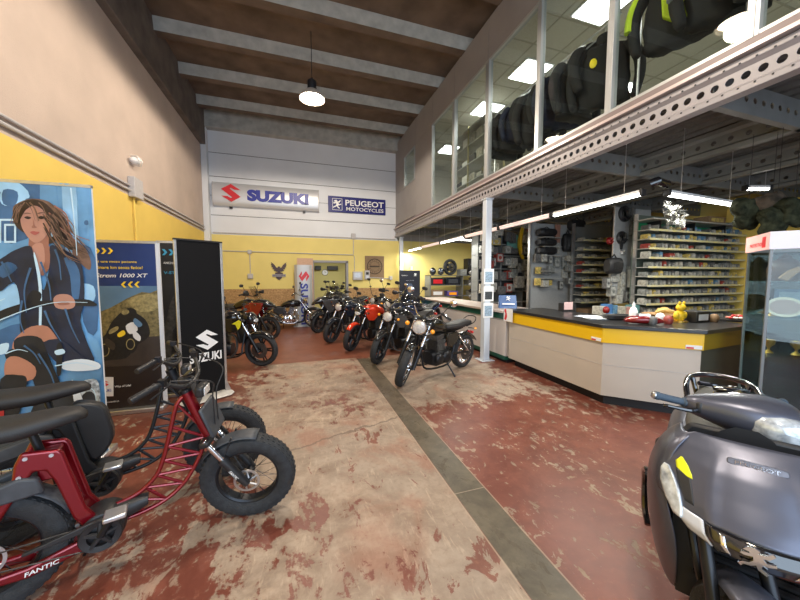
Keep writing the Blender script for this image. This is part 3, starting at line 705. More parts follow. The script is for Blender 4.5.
    if cru:
        for dz in (0,.09): MB().tube([(-.28,-.19,.28+dz),(-1.0,-.21,.30+dz)],[.042,.05],14).build('silencer',CHR,t)
    else: 
        MB().tube([(-.28,-.18,.27),(-.40,-.19,.32),(-.86,-.20,.42 if not ret else .36)],[.025,.045,.048],14).build('silencer',BLKM if not chrome_engine else CHR,t)
    for s in (-1,1):
        b=MB(); b.cyl((-.12,s*.12,.30),(-.12,s*.26,.31),.012,n=8); b.build('footpeg',BLK,t)
    if stand: MB().tube([(-.12,.13,.22),(-.16,.20,.10),(-.17,.27,.015)],[.012,.012,.016],8).build('kickstand',BLKM,t)
    if screen:
        rows=[]
        for i in range(7):
            u=i/6; rows.append([(hp.x+.05-.20*u-.10*k*k,k*(.16-.05*u),hp.z+.08+.34*u) for k in (-1,-.5,0,.5,1)])
        MB(ST).grid(rows).build('windscreen',CLR,t,solid=.004,ang=80)
    if adv:
        b=MB(); b.se([(fx+.20,0,.03,hp.z-.12,.03),(fx+.10,0,.10,hp.z-.06,.06),(fx-.02,0,.16,hp.z-.02,.10),(fx-.20,0,.18,hp.z-.02,.12),(fx-.34,0,.15,hp.z-.02,.10)],n=20); b.build('front_cowl',fairing,t,ang=70)
        for s in (-1,1): MB().prism([(fx-.05,hp.z),(fx-.40,hp.z+.02),(fx-.44,hp.z-.28),(fx-.26,hp.z-.40),(fx-.10,hp.z-.16)],s*.15,s*.19,'xz').build('side_fairing',accent,t,bevel=.02)
        for s in (-1,1): MB(ST).se([(hx-.04,s*HW*.85,.07,hz+.02,.035),(hx+.06,s*HW*.85,.06,hz+.03,.05),(hx+.08,s*HW*.85,.03,hz+.03,.03)],n=12).build('hand_guard',BLK,t)
    return t
def paint(n,c,rough=.2,metal=.2,**k): return mat(n,c,rough,metal,coat=.7,**k)
P_RED=paint('orange_red_paint',(.78,.05,.015)); P_BLK=paint('black_paint',(.012,.012,.014)); P_DBLUE=paint('deep_black_blue',(.015,.02,.035)); P_YEL=mat('acid_yellow',(.75,.72,.03),.35); P_DRED=paint('dark_red_paint',(.20,.008,.010)); P_GRY=paint('graphite_paint',(.06,.06,.065)); P_OLV=paint('dark_olive_black',(.012,.012,.010),.25)
ROW='motorcycles parked in a slanting row beside the counter'
def place_moto(px,py,head,wb=1.42,z=0,**k):
    g=onZ(px,py,0); h=R(head); 
    return (g.x-math.cos(h)*wb/2,g.y-math.sin(h)*wb/2,z),h
HD=204
loc,h=place_moto(404,386,HD+2,1.46)
retro=make_moto('motorcycle','black retro motorcycle with round chrome headlamp nearest the pale post','motorcycle',loc,h,ROW,'retro',P_OLV,rw='spoke',rimmat=CHR,r=.32,wb=1.46,steer=34,lean=-3)
loc,h=place_moto(379,364,HD+2)
make_moto('motorcycle','black naked motorcycle with chrome fork, second from the pale post','motorcycle',loc,h,ROW,'naked',P_BLK,lamp='round',steer=28,accent=P_GRY,ind=ORG)
loc,h=place_moto(352,351,HD)
make_moto('motorcycle','orange red naked motorcycle with orange front fender','motorcycle',loc,h,ROW,'naked',P_RED,lamp='angular',steer=28,accent=P_RED,fender=P_RED,fairing=P_BLK)
loc,h=place_moto(332,343,HD-2)
make_moto('motorcycle','black naked motorcycle directly left of the orange one','motorcycle',loc,h,ROW,'naked',P_DBLUE,lamp='round',steer=28)
loc,h=place_moto(319,333,HD-4)
make_moto('motorcycle','black touring motorcycle with short screen, leftmost of the slanting row','motorcycle',loc,h,ROW,'adventure',P_BLK,lamp='angular',steer=25,accent=P_GRY,screen=True)
make_moto('motorcycle','silver black sports tourer with clear screen close in front of the doorway','motorcycle',(1.55,10.45,0),R(205),None,'adventure',P_GRY,lamp='angular',steer=20,screen=True,accent=P_BLK)
make_moto('motorcycle','black naked motorcycle parked before the wooden board right of the doorway','motorcycle',(2.75,10.05,0),R(200),None,'naked',P_BLK,lamp='round',steer=25,bars='ape')
make_moto('motorcycle','dark motorcycle standing in the back room, seen through the doorway','motorcycle',(1.6,13.1,0),R(230),None,'adventure',P_GRY,lamp='angular',steer=10,screen=True)
make_moto('motorcycle','black bobber with high handlebar behind the orange motorcycle','motorcycle',(2.70,8.35,0),R(207),None,'retro',P_BLK,lamp='round',steer=20,bars='ape')
make_moto('motorcycle','dark motorcycle with small blue cowl parked before the black poster stand','motorcycle',(2.65,6.95,0),R(207),None,'adventure',P_DBLUE,lamp='angular',steer=25,screen=True,accent=paint('blue_cowl',(.02,.04,.12)))
# left side
loc,h=place_moto(262,366,-12,1.42)
make_moto('motorcycle','black naked motorcycle with acid yellow flash half hidden by the black banner','motorcycle',loc,h,None,'naked',P_BLK,lamp='angular',steer=-12,accent=P_BLK,fairing=P_BLK,ind=BLK)
YB_=bpy.context.scene.objects
yb=[o for o in bpy.data.objects if o.get('label','').startswith('black naked motorcycle with acid')][0]
for s in (-1,1): MB().prism([(.44,.84),(.40,.87),(.28,.80),(.34,.79),(.38,.70),(.42,.74)],s*.167,s*.172,'xz').build('yellow_flash',P_YEL,yb)
loc,h=place_moto(270,340,-20,1.45)
make_moto('motorcycle','dark red and black adventure motorcycle with tall clear screen behind the yellow flashed one','motorcycle',loc,h,None,'adventure',P_BLK,lamp='angular',steer=-8,accent=P_DRED,screen=True)
make_moto('motorcycle','chrome engined black cruiser motorcycle against the wooden board wall','motorcycle',(-.33,10.45,0),R(-3),None,'cruiser',P_BLK,rw='spoke',rimmat=CHR,wb=1.6,r=.33,steer=-15,chrome_engine=True,lamp='round')
# ================= SIGNS AND EMBLEMS =================
BLUE_T=mat('sign_letter_blue',(.02,.03,.30),.4); RED_T=mat('sign_letter_red',(.62,.02,.03),.4); SILV=mat('brushed_silver',(.60,.61,.63),.35,metal=.3)
WALLF=lambda x,z,y=YB: frame((x,y,z),(1,0,0),(0,0,1))   # faces -y
sg=thing('wall_sign','long silver sign with blue letters and a red angular emblem high on the white wall','sign',(-.86,YB,4.20))
b=MB(); pr=[(0,-.36)]+[(-.10-.10*math.cos(a),.36*math.sin(a)) for a in [R(-90+15*i) for i in range(13)]]+[(0,.36)]
b.prism([(yy,zz) for yy,zz in pr],-1.56,1.56,'yz'); b.build('sign_box',SILV,sg,ang=30)
for s in (-1,1): MB().prism([(yy*1.02,zz*1.02) for yy,zz in pr],s*1.56,s*1.585,'yz').build('end_cap',COND,sg)
s_logo('emblem',RED_T,.54,frame((-1.06,-.205,.03),(1,0,0),(0,0,1)),sg,.012)
text('lettering','SUZUKI',BLUE_T,1.86,.36,frame((.32,-.205,0),(1,0,0),(0,0,1)),sg,.012,bold=.065)
for x in (-1.1,1.1): MB().bx(x-.04,-.08,-.42,x+.04,0,-.35).build('bracket',BLK,sg)
PBL=mat('sign_deep_blue',(.012,.014,.16),.35)
sg=thing('wall_sign','dark blue sign with two lines of white letters and a small framed lion emblem','sign',(2.06,YB,4.15))
MB().bx(-1.02,-.05,-.275,1.02,0,.275).build('sign_board',PBL,sg,bevel=.008)
text('lettering','PEUGEOT',WHT,1.38,.20,frame((.26,-.052,.075),(1,0,0),(0,0,1)),sg,.003,bold=.02)
text('lettering','MOTOCYCLES',WHT,1.34,.125,frame((.27,-.052,-.135),(1,0,0),(0,0,1)),sg,.003,bold=.01)
b=MB(); x0,x1,z0,z1=-.88,-.54,-.20,.20
b.bx(x0,-.054,z0,x1,-.05,z0+.012); b.bx(x0,-.054,z1-.012,x1,-.05,z1); b.bx(x0,-.054,z0,x0+.012,-.05,z1); b.bx(x1-.012,-.054,z0,x1,-.05,z1); b.build('emblem_frame',WHT,sg)
LION=[(-.42,.30),(-.30,.46),(-.12,.50),(.02,.42),(-.02,.30),(.20,.36),(.34,.50),(.40,.42),(.26,.22),(.10,.18),(.22,.02),(.44,.10),(.46,-.0),(.26,-.10),(.12,-.10),(.10,-.26),(.30,-.40),(.24,-.50),(.02,-.36),(-.04,-.20),(-.16,-.30),(-.36,-.34),(-.42,-.46),(-.50,-.36),(-.40,-.24),(-.22,-.18),(-.12,-.04),(-.14,.12),(-.36,.06),(-.48,.10),(-.44,.18),(-.22,.22),(-.26,.28)]
def lion(name,mt,size,M,parent,ext=.003):
    b=MB(Matrix(M)); b.prism([(x*size,y*size) for x,y in LION],0,ext,'xy'); return b.build(name,mt,parent,smooth=False)
lion('lion_emblem',WHT,.30,frame((-.71,-.051,0),(1,0,0),(0,0,1)),sg,.004)
# winged shield
BRN=mat('dark_brown_metal',(.07,.045,.05),.5,metal=.3); ORB=mat('badge_grey',(.30,.28,.32),.5)
em=thing('wall_emblem','dark winged eagle and shield emblem on the yellow back wall','emblem',(-.60,YB,1.83))
for s in (-1,1):
    w=[(s*x,z) for x,z in ((.02,.0),(.08,-.02),(.16,.02),(.14,.06),(.20,.07),(.18,.11),(.235,.14),(.21,.17),(.25,.21),(.22,.23),(.24,.29),(.19,.26),(.13,.20),(.08,.12),(.03,.10))]
    MB().prism(w,-.03,-.008,'xz').build('wing',BRN,em)
MB().prism(smoothpoly([(-.05,.02),(-.04,.12),(-.01,.155),(.05,.14),(.03,.10),(.05,.02),(.03,-.08),(-.03,-.08)],3),-.045,-.01,'xz').build('eagle_body',BRN,em)
MB().prism([(-.12,-.06),(-.13,-.14),(-.08,-.24),(0,-.30),(.08,-.24),(.13,-.14),(.12,-.06),(0,-.03)],-.03,-.008,'xz').build('shield',BRN,em)
MB().bx(-.21,-.045,-.185,.21,-.028,-.105).build('name_bar',ORB,em)
text('lettering','HARLEY-DAVIDSON',BRN,.36,.04,frame((0,-.046,-.145),(1,0,0),(0,0,1)),em,.002,bold=.01)
# square plaque
KR=mat('kraft_board',(.24,.155,.085),.7,noise=.15); KD=mat('burnt_print',(.05,.03,.015),.7)
pq=thing('wall_plaque','square brown board plaque with a round dark seal right of the doorway','plaque',(2.67,YB,2.0))
MB().bx(-.355,-.03,-.40,.355,0,.40).build('board',KR,pq,bevel=.003)
b=MB()
b.lathe([(.255,-.003),(.285,-.003),(.285,.003),(.255,.003)],c=(0,-.032,.02),ax=(0,1,0),n=40,closed=True)
b.lathe([(.17,-.002),(.18,-.002),(.18,.002),(.17,.002)],c=(0,-.032,.02),ax=(0,1,0),n=40,closed=True)
for k in range(16):
    a=2*PI*k/16; b.box((math.cos(a)*.215,-.032,.02+math.sin(a)*.215),(.035,.004,.02),rot=Matrix.Rotation(-a,4,'Y'))
b.box((0,-.033,.02),(.34,.006,.055)); b.build('seal',KD,pq)
# totem
TOT=mat('totem_silver',(.50,.50,.50),.4,metal=.3)
tt=thing('totem_sign','tall silver totem with blue lettering running downwards standing left of the doorway','sign',(.17,10.98,0))
b=MB(); b.prism([(-.28,0),(-.28,-.04),(-.20,-.10),(0,-.13),(.20,-.10),(.28,-.04),(.28,0)],.0,2.03,'xy'); b.build('column',TOT,tt,ang=25)
s_logo('emblem',RED_T,.34,frame((.02,-.137,1.66),(0,0,-1),(1,0,0)),tt,.006)
text('lettering','SUZUKI',BLUE_T,1.36,.24,frame((.02,-.137,.74),(0,0,-1),(1,0,0)),tt,.006,bold=.03)
MB().bx(-.34,-.22,0,.34,.06,.015).build('foot',TOT,tt)
bo=tag(MB().bx(-.02,0,.0,.50,.03,2.27).build('wood_board',mat('pink_wood',(.62,.40,.28),.7,noise=.1),bevel=.002),'pinkish wooden board leaning behind the silver totem sign','board'); bo.location=(-.0,YB-.10,0)
# grey boxes on floor left
dc=thing('equipment_case','dark grey case standing against the wooden board wall at far left','case',(-2.1,YB-.45,0))
MB().bx(-.3,-.2,0,.25,.2,.80).build('body',DGREY,dc,bevel=.02); MB().bx(-.05,-.215,.60,.02,-.198,.66).build('latch',ALU,dc)

# ================= BANNERS =================
# --- large blue portrait poster; print is drawn in thin flat colour areas on its face ---
PY=3.42
def art(pts_px,depth,mt,b,k=3,Y=PY,smooth=True):
    q=[onY(u,v,Y) for u,v in pts_px]; poly=[(p.x,p.z) for p in q]
    if smooth: poly=smoothpoly(poly,k)
    poly=[(min(max(x,b.xmin),b.xmax),min(max(z,b.zmin),b.zmax)) for x,z in poly]
    b.prism(poly,Y-depth-.0006,Y-depth,'xz',mt)
def pm(n,c,r=.35,nz=0,ns=8): return mat('print_'+n,c,r,noise=nz,nscale=ns)
TR=onY(91,187,PY); BR=onY(103,458,PY)
x1=TR.x; x0=x1-1.15; zt=TR.z
po=thing('poster_banner','large blue poster banner of a long haired woman in a dark jacket on a motorbike','banner',(0,0,0))
def local_shift(o,loc):  # keep the print where it is while the empty stands at the banner's foot
    o.location=loc
    for c in o.children: c.data.transform(Matrix.Translation(-Vector(loc)))
MB().bx(x0,PY,.03,x1,PY+.02,zt).build('panel',mat('poster_edge_white',(.7,.72,.75),.5),po)
A=MB(); A.xmin,A.xmax,A.zmin,A.zmax=x0,x1,.035,zt
A.bx(x0,PY-.0008,.035,x1,PY,zt,0)
mats=[pm('sky_blue',(.15,.36,.62),.3,.5,2.2),pm('pale_blue',(.34,.60,.86),.3,.25,4),pm('deep_blue',(.05,.14,.30),.3,.4,4),pm('hair',(.045,.025,.022),.4,.5,14),pm('skin',(.50,.25,.19),.4,.12,5),pm('jacket',(.012,.02,.05),.4,.5,6),pm('highlight',(.55,.75,.9),.4),pm('thigh',(.48,.21,.14),.4,.15,4),pm('boot',(.012,.015,.025),.4,.4,8),pm('bar',(.01,.012,.02),.4),pm('tank_dark',(.03,.04,.06),.35,.6,8),pm('chrome',(.45,.5,.55),.35,.7,40),pm('red',(.42,.02,.03),.4),pm('hair_light',(.20,.11,.08),.4,.4,20),pm('lips',(.40,.10,.09),.4),pm('eye',(.03,.02,.02),.4),pm('gloss_white',(.72,.78,.84),.4),pm('skin_shade',(.33,.14,.10),.4)]
d=.0014
def a_(m,pts,smooth=True,k=3):
    global d; d+=.0007; art(pts,d,m,A,k,PY,smooth)
# background shapes
a_(2,[(0,172),(40,180),(38,230),(0,240)]); a_(0,[(40,182),(56,184),(58,250),(46,250)]); a_(1,[(62,186),(76,186),(84,262),(66,262)],False); a_(0,[(78,190),(88,192),(90,240),(80,245)])
a_(1,[(0,176),(18,182),(30,196),(10,206),(0,200)]); a_(2,[(4,190),(18,192),(16,205),(4,204)])
a_(6,[(0,262),(10,255),(14,262),(0,272)]); a_(6,[(0,219),(18,219),(18,221),(2,221),(2,243),(0,243)],False); a_(6,[(5,224),(17,224),(17,243),(5,243),(5,241),(15,241),(15,226),(7,226),(7,241),(5,241)],False)
a_(1,[(0,290),(14,284),(26,290),(20,312),(0,318)]); a_(2,[(80,250),(96,258),(98,330),(84,322)]); a_(1,[(80,285),(94,286),(95,300),(82,305)])
a_(2,[(0,330),(40,322),(44,345),(0,352)]); a_(0,[(72,340),(99,340),(102,380),(70,378)]); a_(6,[(0,345),(10,343),(8,352),(0,354)])
# hair behind
a_(13,[(14,210),(20,203),(34,199),(50,202),(60,212),(68,224),(74,238),(86,248),(92,262),(90,270),(80,262),(74,256),(72,246),(60,244),(52,236),(20,226)])
a_(3,[(14,214),(18,206),(30,200),(44,202),(55,212),(62,226),(70,240),(74,250),(66,247),(58,240),(50,244),(24,232),(16,224)])
# neck, chest
a_(17,[(33,232),(50,228),(50,246),(56,256),(44,276),(34,262),(30,250)]); a_(4,[(34,246),(44,244),(46,262),(40,274),(34,262)]); a_(1,[(34,268),(38,262),(38,276),(34,280)])
# face
a_(4,[(22,216),(26,209),(36,206),(46,210),(51,218),(51,229),(46,238),(39,243),(33,241),(27,234),(23,226)])
a_(3,[(20,222),(20,210),(28,203),(40,203),(50,210),(54,224),(50,220),(44,210),(36,206),(28,210),(24,216)])
a_(15,[(26,218),(29,216.6),(33,218),(30,219.6)]); a_(15,[(39,218),(43,216.4),(47,218),(43,219.6)]); a_(13,[(25,214.6),(29,213),(33.5,214.4),(29,214.2)]); a_(13,[(38.5,214.4),(43,212.6),(48,214),(43,213.8)])
a_(17,[(35,219),(36.6,226),(39,227.6),(35.6,228.4),(33.6,227.4),(35,225)]); a_(14,[(32,232.6),(35.6,231.4),(38,232),(41.6,232.4),(37,235.4)]); a_(6,[(53,232),(55,232),(54.6,237),(53,236)])
# jacket
a_(5,[(0,264),(8,256),(18,250),(32,246),(36,256),(40,276),(46,290),(52,262),(52,246),(62,248),(76,256),(84,268),(86,300),(82,320),(90,345),(96,362),(80,366),(66,356),(44,336),(24,338),(22,300),(16,282),(0,292)])
a_(2,[(66,258),(76,262),(82,276),(80,300),(74,296),(72,276)]); a_(6,[(36,256),(38,256),(44,286),(43,340),(41,340),(41,288)]); a_(2,[(0,270),(10,262),(20,268),(6,278)])
# hands and handlebar
a_(9,[(0,312),(30,302),(58,300),(86,299),(96,302),(96,306),(60,305),(34,308),(4,320),(0,321)]); a_(9,[(30,296),(36,290),(44,294),(40,304),(30,304)])
a_(4,[(56,298),(62,294),(72,295),(77,301),(76,307),(68,309),(58,307)]); a_(17,[(60,302),(68,301),(72,304),(62,305)])
# legs
a_(7,[(16,342),(22,334),(34,326),(50,326),(60,338),(66,346),(58,350),(46,346),(36,346),(26,348),(16,352)])
a_(5,[(38,346),(60,338),(80,352),(94,364),(80,366),(60,362),(50,352)])
a_(8,[(17,340),(30,335),(44,338),(50,352),(60,376),(70,400),(60,412),(44,402),(36,380),(26,362),(20,356)]) ; a_(8,[(8,354),(16,348),(20,356),(14,362)])
a_(7,[(10,358),(22,356),(38,366),(36,378),(18,380),(8,374)]); a_(8,[(4,378),(22,374),(30,378),(26,398),(18,420),(2,420)])
# motorcycle below
a_(10,[(34,410),(50,392),(70,392),(86,398),(92,420),(80,446),(60,452),(40,440)]); a_(11,[(80,384),(92,378),(101,382),(102,410),(94,430),(84,420),(80,400)]); a_(10,[(84,396),(92,390),(98,396),(98,416),(92,422),(86,414)])
a_(16,[(64,362),(84,358),(101,362),(101,368),(80,370),(66,368)]); a_(16,[(74,380),(80,386),(88,404),(96,420),(88,422),(80,416)]); a_(16,[(72,408),(84,404),(86,420),(72,422)])
a_(12,[(0,384),(4,388),(8,410),(6,426),(0,430)]); a_(9,[(60,344),(66,346),(64,372),(60,372)]); a_(6,[(58,350),(66,348),(68,352),(60,354)]); a_(2,[(72,424),(100,420),(102,448),(76,452)])
import random as _r
rw=_r.Random(5)
def stroke(pts,w,m):
    global d; d+=.0005
    P_=[onY(u,v,PY) for u,v in pts]; P_=spline([(q.x,0,q.z) for q in P_],5); ww=w*.0105
    L_=[];R2=[]
    for i_,q in enumerate(P_):
        a=P_[max(i_-1,0)];b_=P_[min(i_+1,len(P_)-1)]; t_=(b_-a); n_=Vector((-t_.z,0,t_.x)); n_=n_.normalized() if n_.length>0 else n_; k_=ww*(1-.7*i_/len(P_))
        L_.append((min(max((q+n_*k_).x,x0),x1),(q+n_*k_).z)); R2.append((min(max((q-n_*k_).x,x0),x1),(q-n_*k_).z))
    A.prism(L_+R2[::-1],PY-d-.0005,PY-d,'xz',m)
for i_ in range(26):
    u0=rw.uniform(46,60); v0=rw.uniform(206,232); stroke([(u0,v0),(u0+rw.uniform(6,12),v0+rw.uniform(8,16)),(u0+rw.uniform(14,22),v0+rw.uniform(20,30)),(min(u0+rw.uniform(20,38),93),v0+rw.uniform(28,46))],rw.uniform(.25,.6),rw.choice([3,13,13,3,17]))
for i_ in range(10):
    u0=rw.uniform(20,44); stroke([(u0,204+rw.uniform(-2,3)),(u0-rw.uniform(2,5),212),(max(14,u0-rw.uniform(5,9)),224)] if u0<30 else [(u0,204),(u0+5,210),(u0+9,222)],rw.uniform(.25,.5),13)
for pts in ([(36,268),(30,290),(32,312)],[(46,262),(54,284),(56,300)],[(60,250),(64,262),(66,280)],[(70,308),(76,326),(84,342)],[(8,262),(14,274),(18,282)],[(50,310),(56,324),(66,340)],[(28,300),(26,318),(30,332)],[(44,352),(56,372),(62,392)],[(30,344),(40,352),(46,362)]): stroke(pts,.7,2)
for pts in ([(0,322),(30,310),(60,302),(92,302)],[(60,364),(82,361),(100,365)],[(86,384),(98,388),(101,404)],[(12,352),(24,348),(34,350)],[(0,303),(12,298)],[(76,190),(80,230),(82,256)]): stroke(pts,.45,6)
for i_ in range(14):
    u0=rw.uniform(2,96); v0=rw.uniform(176,250)
    if 14<u0<80 and v0>200: continue
    a_(rw.choice([1,1,6,2]),[(u0+2.5*math.cos(k),v0+2.5*math.sin(k)) for k in range(6)])
A.build('print',mats,po,smooth=False)
MB().bx(x0-.02,PY-.12,0,x1+.01,PY+.14,.05).build('base',ALU,po,bevel=.01)
MB().bx(x0,PY-.008,zt-.01,x1,PY+.026,zt+.015).build('top_rail',ALU,po)
local_shift(po,((x0+x1)/2,PY,0))
# --- blue road poster ---
PY2=4.5
q0=onY(97,241,PY2); q1=onY(155,243,PY2); sx0,sx1,szt=-2.18,q1.x,q1.z
po=thing('poster_banner','roll-up banner with blue sky, hillside and black motorcycle, yellow arrows at its top','banner',(0,0,0))
MB().bx(sx0,PY2,.04,sx1,PY2+.012,szt).build('panel',mat('panel_edge',(.55,.55,.55),.5),po)
A=MB(); A.xmin,A.xmax,A.zmin,A.zmax=sx0,sx1,.05,szt
mats2=[pm('night_blue',(.010,.035,.16),.4,.2,2),pm('dusk_blue',(.10,.20,.33),.4,.2,3),pm('hill',(.19,.15,.06),.5,.6,30),pm('road',(.045,.033,.028),.4,.3,6),pm('black',(.012,.012,.014),.4,.5,30),pm('yellow',(.85,.60,.03),.4),pm('white2',(.75,.75,.75),.4),pm('hill_light',(.32,.26,.11),.5,.5,25),pm('brown_black',(.02,.013,.012),.4,.2,5)]
A.bx(sx0,PY2-.0008,.05,sx1,PY2,szt,0)
d=.0014
def a2(m,pts,smooth=True,k=3):
    global d; d+=.0007; art(pts,d,m,A,k,PY2,smooth)
a2(1,[(90,286),(157,286),(159,322),(90,322)],False); a2(2,[(90,312),(110,308),(128,298),(142,292),(150,293),(160,290),(162,345),(90,352)],False); a2(7,[(128,300),(146,294),(160,296),(160,308),(140,312)])
a2(3,[(88,346),(120,338),(160,336),(162,372),(88,372)],False); a2(8,[(88,368),(162,364),(164,412),(88,412)],False)
a2(4,[(96,352),(100,340),(106,334),(112,322),(122,312),(130,310),(138,314),(146,320),(150,330),(148,338),(136,346),(132,352),(126,358),(112,360),(100,360)]); a2(4,[(120,314),(128,308),(136,310),(136,318),(126,320)]); a2(6,[(126,326),(134,322),(138,330),(130,334)]); a2(7,[(110,330),(118,326),(118,330),(110,334)])
for c_,r_ in (((105,350),8),((131,344),7)):
    a2(4,[(c_[0]+r_*math.cos(t),c_[1]+r_*1.3*math.sin(t)) for t in [k*PI/5 for k in range(10)]]); a2(3,[(c_[0]+.62*r_*math.cos(t),c_[1]+.62*r_*1.3*math.sin(t)) for t in [k*PI/5 for k in range(10)]])
def ring2(cx,cy,rx,ry,m,w=.8):
    a2(m,[(cx+rx*math.cos(t),cy+ry*math.sin(t)) for t in [k*PI/6 for k in range(12)]]); a2(4,[(cx+(rx-w)*math.cos(t),cy+(ry-w*1.2)*math.sin(t)) for t in [k*PI/6 for k in range(12)]])
ring2(105,350,5,6.5,7); ring2(131,344,4.4,5.6,7)
a2(6,[(134,330),(141,336),(140,341),(134,337)]); a2(5,[(118,334),(124,330),(126,334),(120,337)]); a2(7,[(122,312),(127,309),(130,312),(125,315)]); a2(1,[(136,318),(143,324),(139,327),(134,322)]); a2(3,[(108,338),(116,344),(114,350),(106,344)])
def chev(u,v,s,m=5): a2(m,[(u,v-3),(u+s*2.4,v-3),(u+s*5.4,v),(u+s*2.4,v+3),(u,v+3),(u+s*2.8,v)],False)
for k in range(3): chev(95.5+6.6*k,251,1); chev(140.5-6.6*k,284.5,-1)
a2(6,[(98,377),(114.5,376.5),(114.5,395.5),(98,396.5)],False)
A.build('print',mats2,po,smooth=False)
def tx2(s,u,v,w,h,mt,bold=0,it=0):
    p=onY(u,v,PY2); return text('lettering',s,mt,w,h,frame((p.x,PY2-d-.003,p.z),(1,0,0),(0,0,1)),po,.0008,bold,it)
YT=mat('yellow_print',(.85,.60,.03),.4)
tx2('Chi una moto potente',116,262,.42,.035,YT,.01); tx2('macinare km senza fatica?',118,267.5,.50,.035,YT,.01); tx2('V-Strom 1000 XT',120,275.5,.56,.045,WHT,.01,.25)
tx2('SUZUKI',106,390,.12,.035,BLUE_T,.02); tx2('Way of Life!',124,385.5,.16,.03,WHT,.01); tx2('www.suzuki.it',110,401,.20,.022,WHT)
p=onY(106,383,PY2); s_logo('emblem',RED_T,.075,frame((p.x,PY2-d-.003,p.z),(1,0,0),(0,0,1)),po,.0008)
MB().bx(sx0-.02,PY2-.10,0,sx1+.03,PY2+.12,.055).build('base',ALU,po,bevel=.01)
MB().bx(sx0,PY2-.008,szt-.01,sx1+.01,PY2+.02,szt+.02).build('top_rail',ALU,po)
MB().bx(sx1+.0,PY2-.005,.05,sx1+.04,PY2+.02,szt).build('side_edge',mat('edge_pale',(.62,.64,.68),.5),po)
local_shift(po,((sx0+sx1)/2,PY2,0))
# --- black banner ---
pa=onY(173,240,4.55); pbz=0
Pa=Vector((pa.x,4.55,0)); Pb=onY(221,244,4.86); Pb.z=0
dv=(Pb-Pa); Lb=dv.length; ang=math.atan2(dv.y,dv.x)
po=thing('poster_banner','tall black roll-up banner with white angular emblem and lettering near its foot','banner',Pa,ang)
H_=2.07
MB().bx(.025,.0,.05,Lb-.02,.012,H_).build('panel',mat('banner_black',(.005,.005,.006),.7,spec=.2),po)
for x in (0,Lb-.02): MB().bx(x,-.012,.04,x+.03,.02,H_).build('side_rail',ALU,po,bevel=.003)
MB().bx(0,-.015,H_,Lb+.01,.025,H_+.02).build('top_rail',BLK,po)
b=MB(); b.se([(-.03,0,.10,.012,.012),(.02,0,.20,.02,.018),(Lb-.02,0,.20,.02,.018),(Lb+.06,0,.10,.012,.012)],n=20); b.build('base',mat('base_white',(.62,.60,.57),.4),po)
MB().prism([(Lb-.02,.04),(Lb+.05,.04),(Lb-.01,.20)],-.02,.02,'xz').build('gusset',ALU,po)
s_logo('emblem',WHT,.27,frame((Lb*.60,-.002,.78),(1,0,0),(0,0,1)),po,.002)
text('lettering','SUZUKI',WHT,Lb*.70,.12,frame((Lb*.56,-.002,.555),(1,0,0),(0,0,1)),po,.002,bold=.03)
# --- dark banner between, slightly behind ---
q0=onY(156,242,4.95); q1=onY(176,243,4.95)
po=thing('poster_banner','narrow visible dark roll-up banner with light blue arrows between the blue and the black one','banner',(q0.x,4.95,0))
W_=.46
MB().bx(0,0,.05,W_,.012,q0.z).build('panel',mat('banner_dark',(.012,.013,.016),.5),po)
b=MB(); rk_=pm('rock',(.05,.045,.04),.5,.7,20)
b.prism([(.0,.6),(.06,1.0),(.12,1.25),(.2,1.45),(.3,1.5),(.45,1.3),(.45,.5),(0,.5)],-.002,-.001,'xz',0)
b.prism([(.1,.5),(.14,.9),(.3,1.1),(.4,1.0),(.44,.6)],-.003,-.002,'xz',1)
b.build('print',[rk_,pm('blackbike',(.01,.01,.01),.4,.5,20)],po,smooth=False)
LB_=mat('light_blue_print',(.05,.35,.60),.4)
for k in range(3): MB().prism([(.06+.075*k,q0.z-.17),(.09+.075*k,q0.z-.17),(.12+.075*k,q0.z-.13),(.09+.075*k,q0.z-.09),(.06+.075*k,q0.z-.09),(.09+.075*k,q0.z-.13)],-.003,-.001,'xz').build('arrow',LB_,po)
text('lettering','ANCHE TU SULLA',WHT,.30,.03,frame((.22,-.002,q0.z-.27),(1,0,0),(0,0,1)),po,.001); text('lettering','V-STROM',LB_,.26,.035,frame((.2,-.002,q0.z-.40),(1,0,0),(0,0,1)),po,.001,.01)
MB().bx(-.02,-.10,0,W_+.02,.12,.05).build('base',ALU,po,bevel=.01); MB().bx(0,-.008,q0.z-.01,W_,.02,q0.z+.02).build('top_rail',ALU,po)
# --- black poster stand under the mezzanine ---
po=thing('poster_stand','black poster stand with small lion emblem under the mezzanine before the yellow wall','poster stand',(3.35,9.35,0))
MB().bx(-.34,0,.06,.34,.03,1.84).build('panel',mat('poster_black',(.012,.014,.025),.3,coat=.4),po,bevel=.004)
lion('lion_emblem',WHT,.10,frame((.18,-.002,1.70),(1,0,0),(0,0,1)),po,.002)
text('lettering','PEUGEOT',WHT,.20,.03,frame((-.18,-.002,1.68),(1,0,0),(0,0,1)),po,.001); text('lettering','SCOOTERS',ALU,.26,.022,frame((0,-.002,1.52),(1,0,0),(0,0,1)),po,.001)
b=MB(); b.prism(smoothpoly([(-.09,1.12),(-.11,1.30),(-.05,1.42),(.05,1.42),(.11,1.30),(.09,1.12),(0,1.05)],3),-.003,-.001,'xz',0); b.prism(smoothpoly([(-.30,.45),(-.2,.75),(-.05,.9),(.1,.88),(.28,.7),(.3,.4),(0,.3)],3),-.003,-.001,'xz',1); b.build('print',[pm('slate',(.08,.12,.2),.4,.6,20),pm('electric_blue',(.06,.2,.55),.4,.8,14)],po,smooth=False)
MB().bx(-.36,-.15,0,.36,.18,.06).build('base',BLKM,po,bevel=.01)
b=tag(MB().box((3.30,9.25,1.98),(.07,.02,.12)).build('paper_sheet',PAPER),'small white paper clipped on top of the black poster stand','paper'); b.location=(.1,.11,-.07)
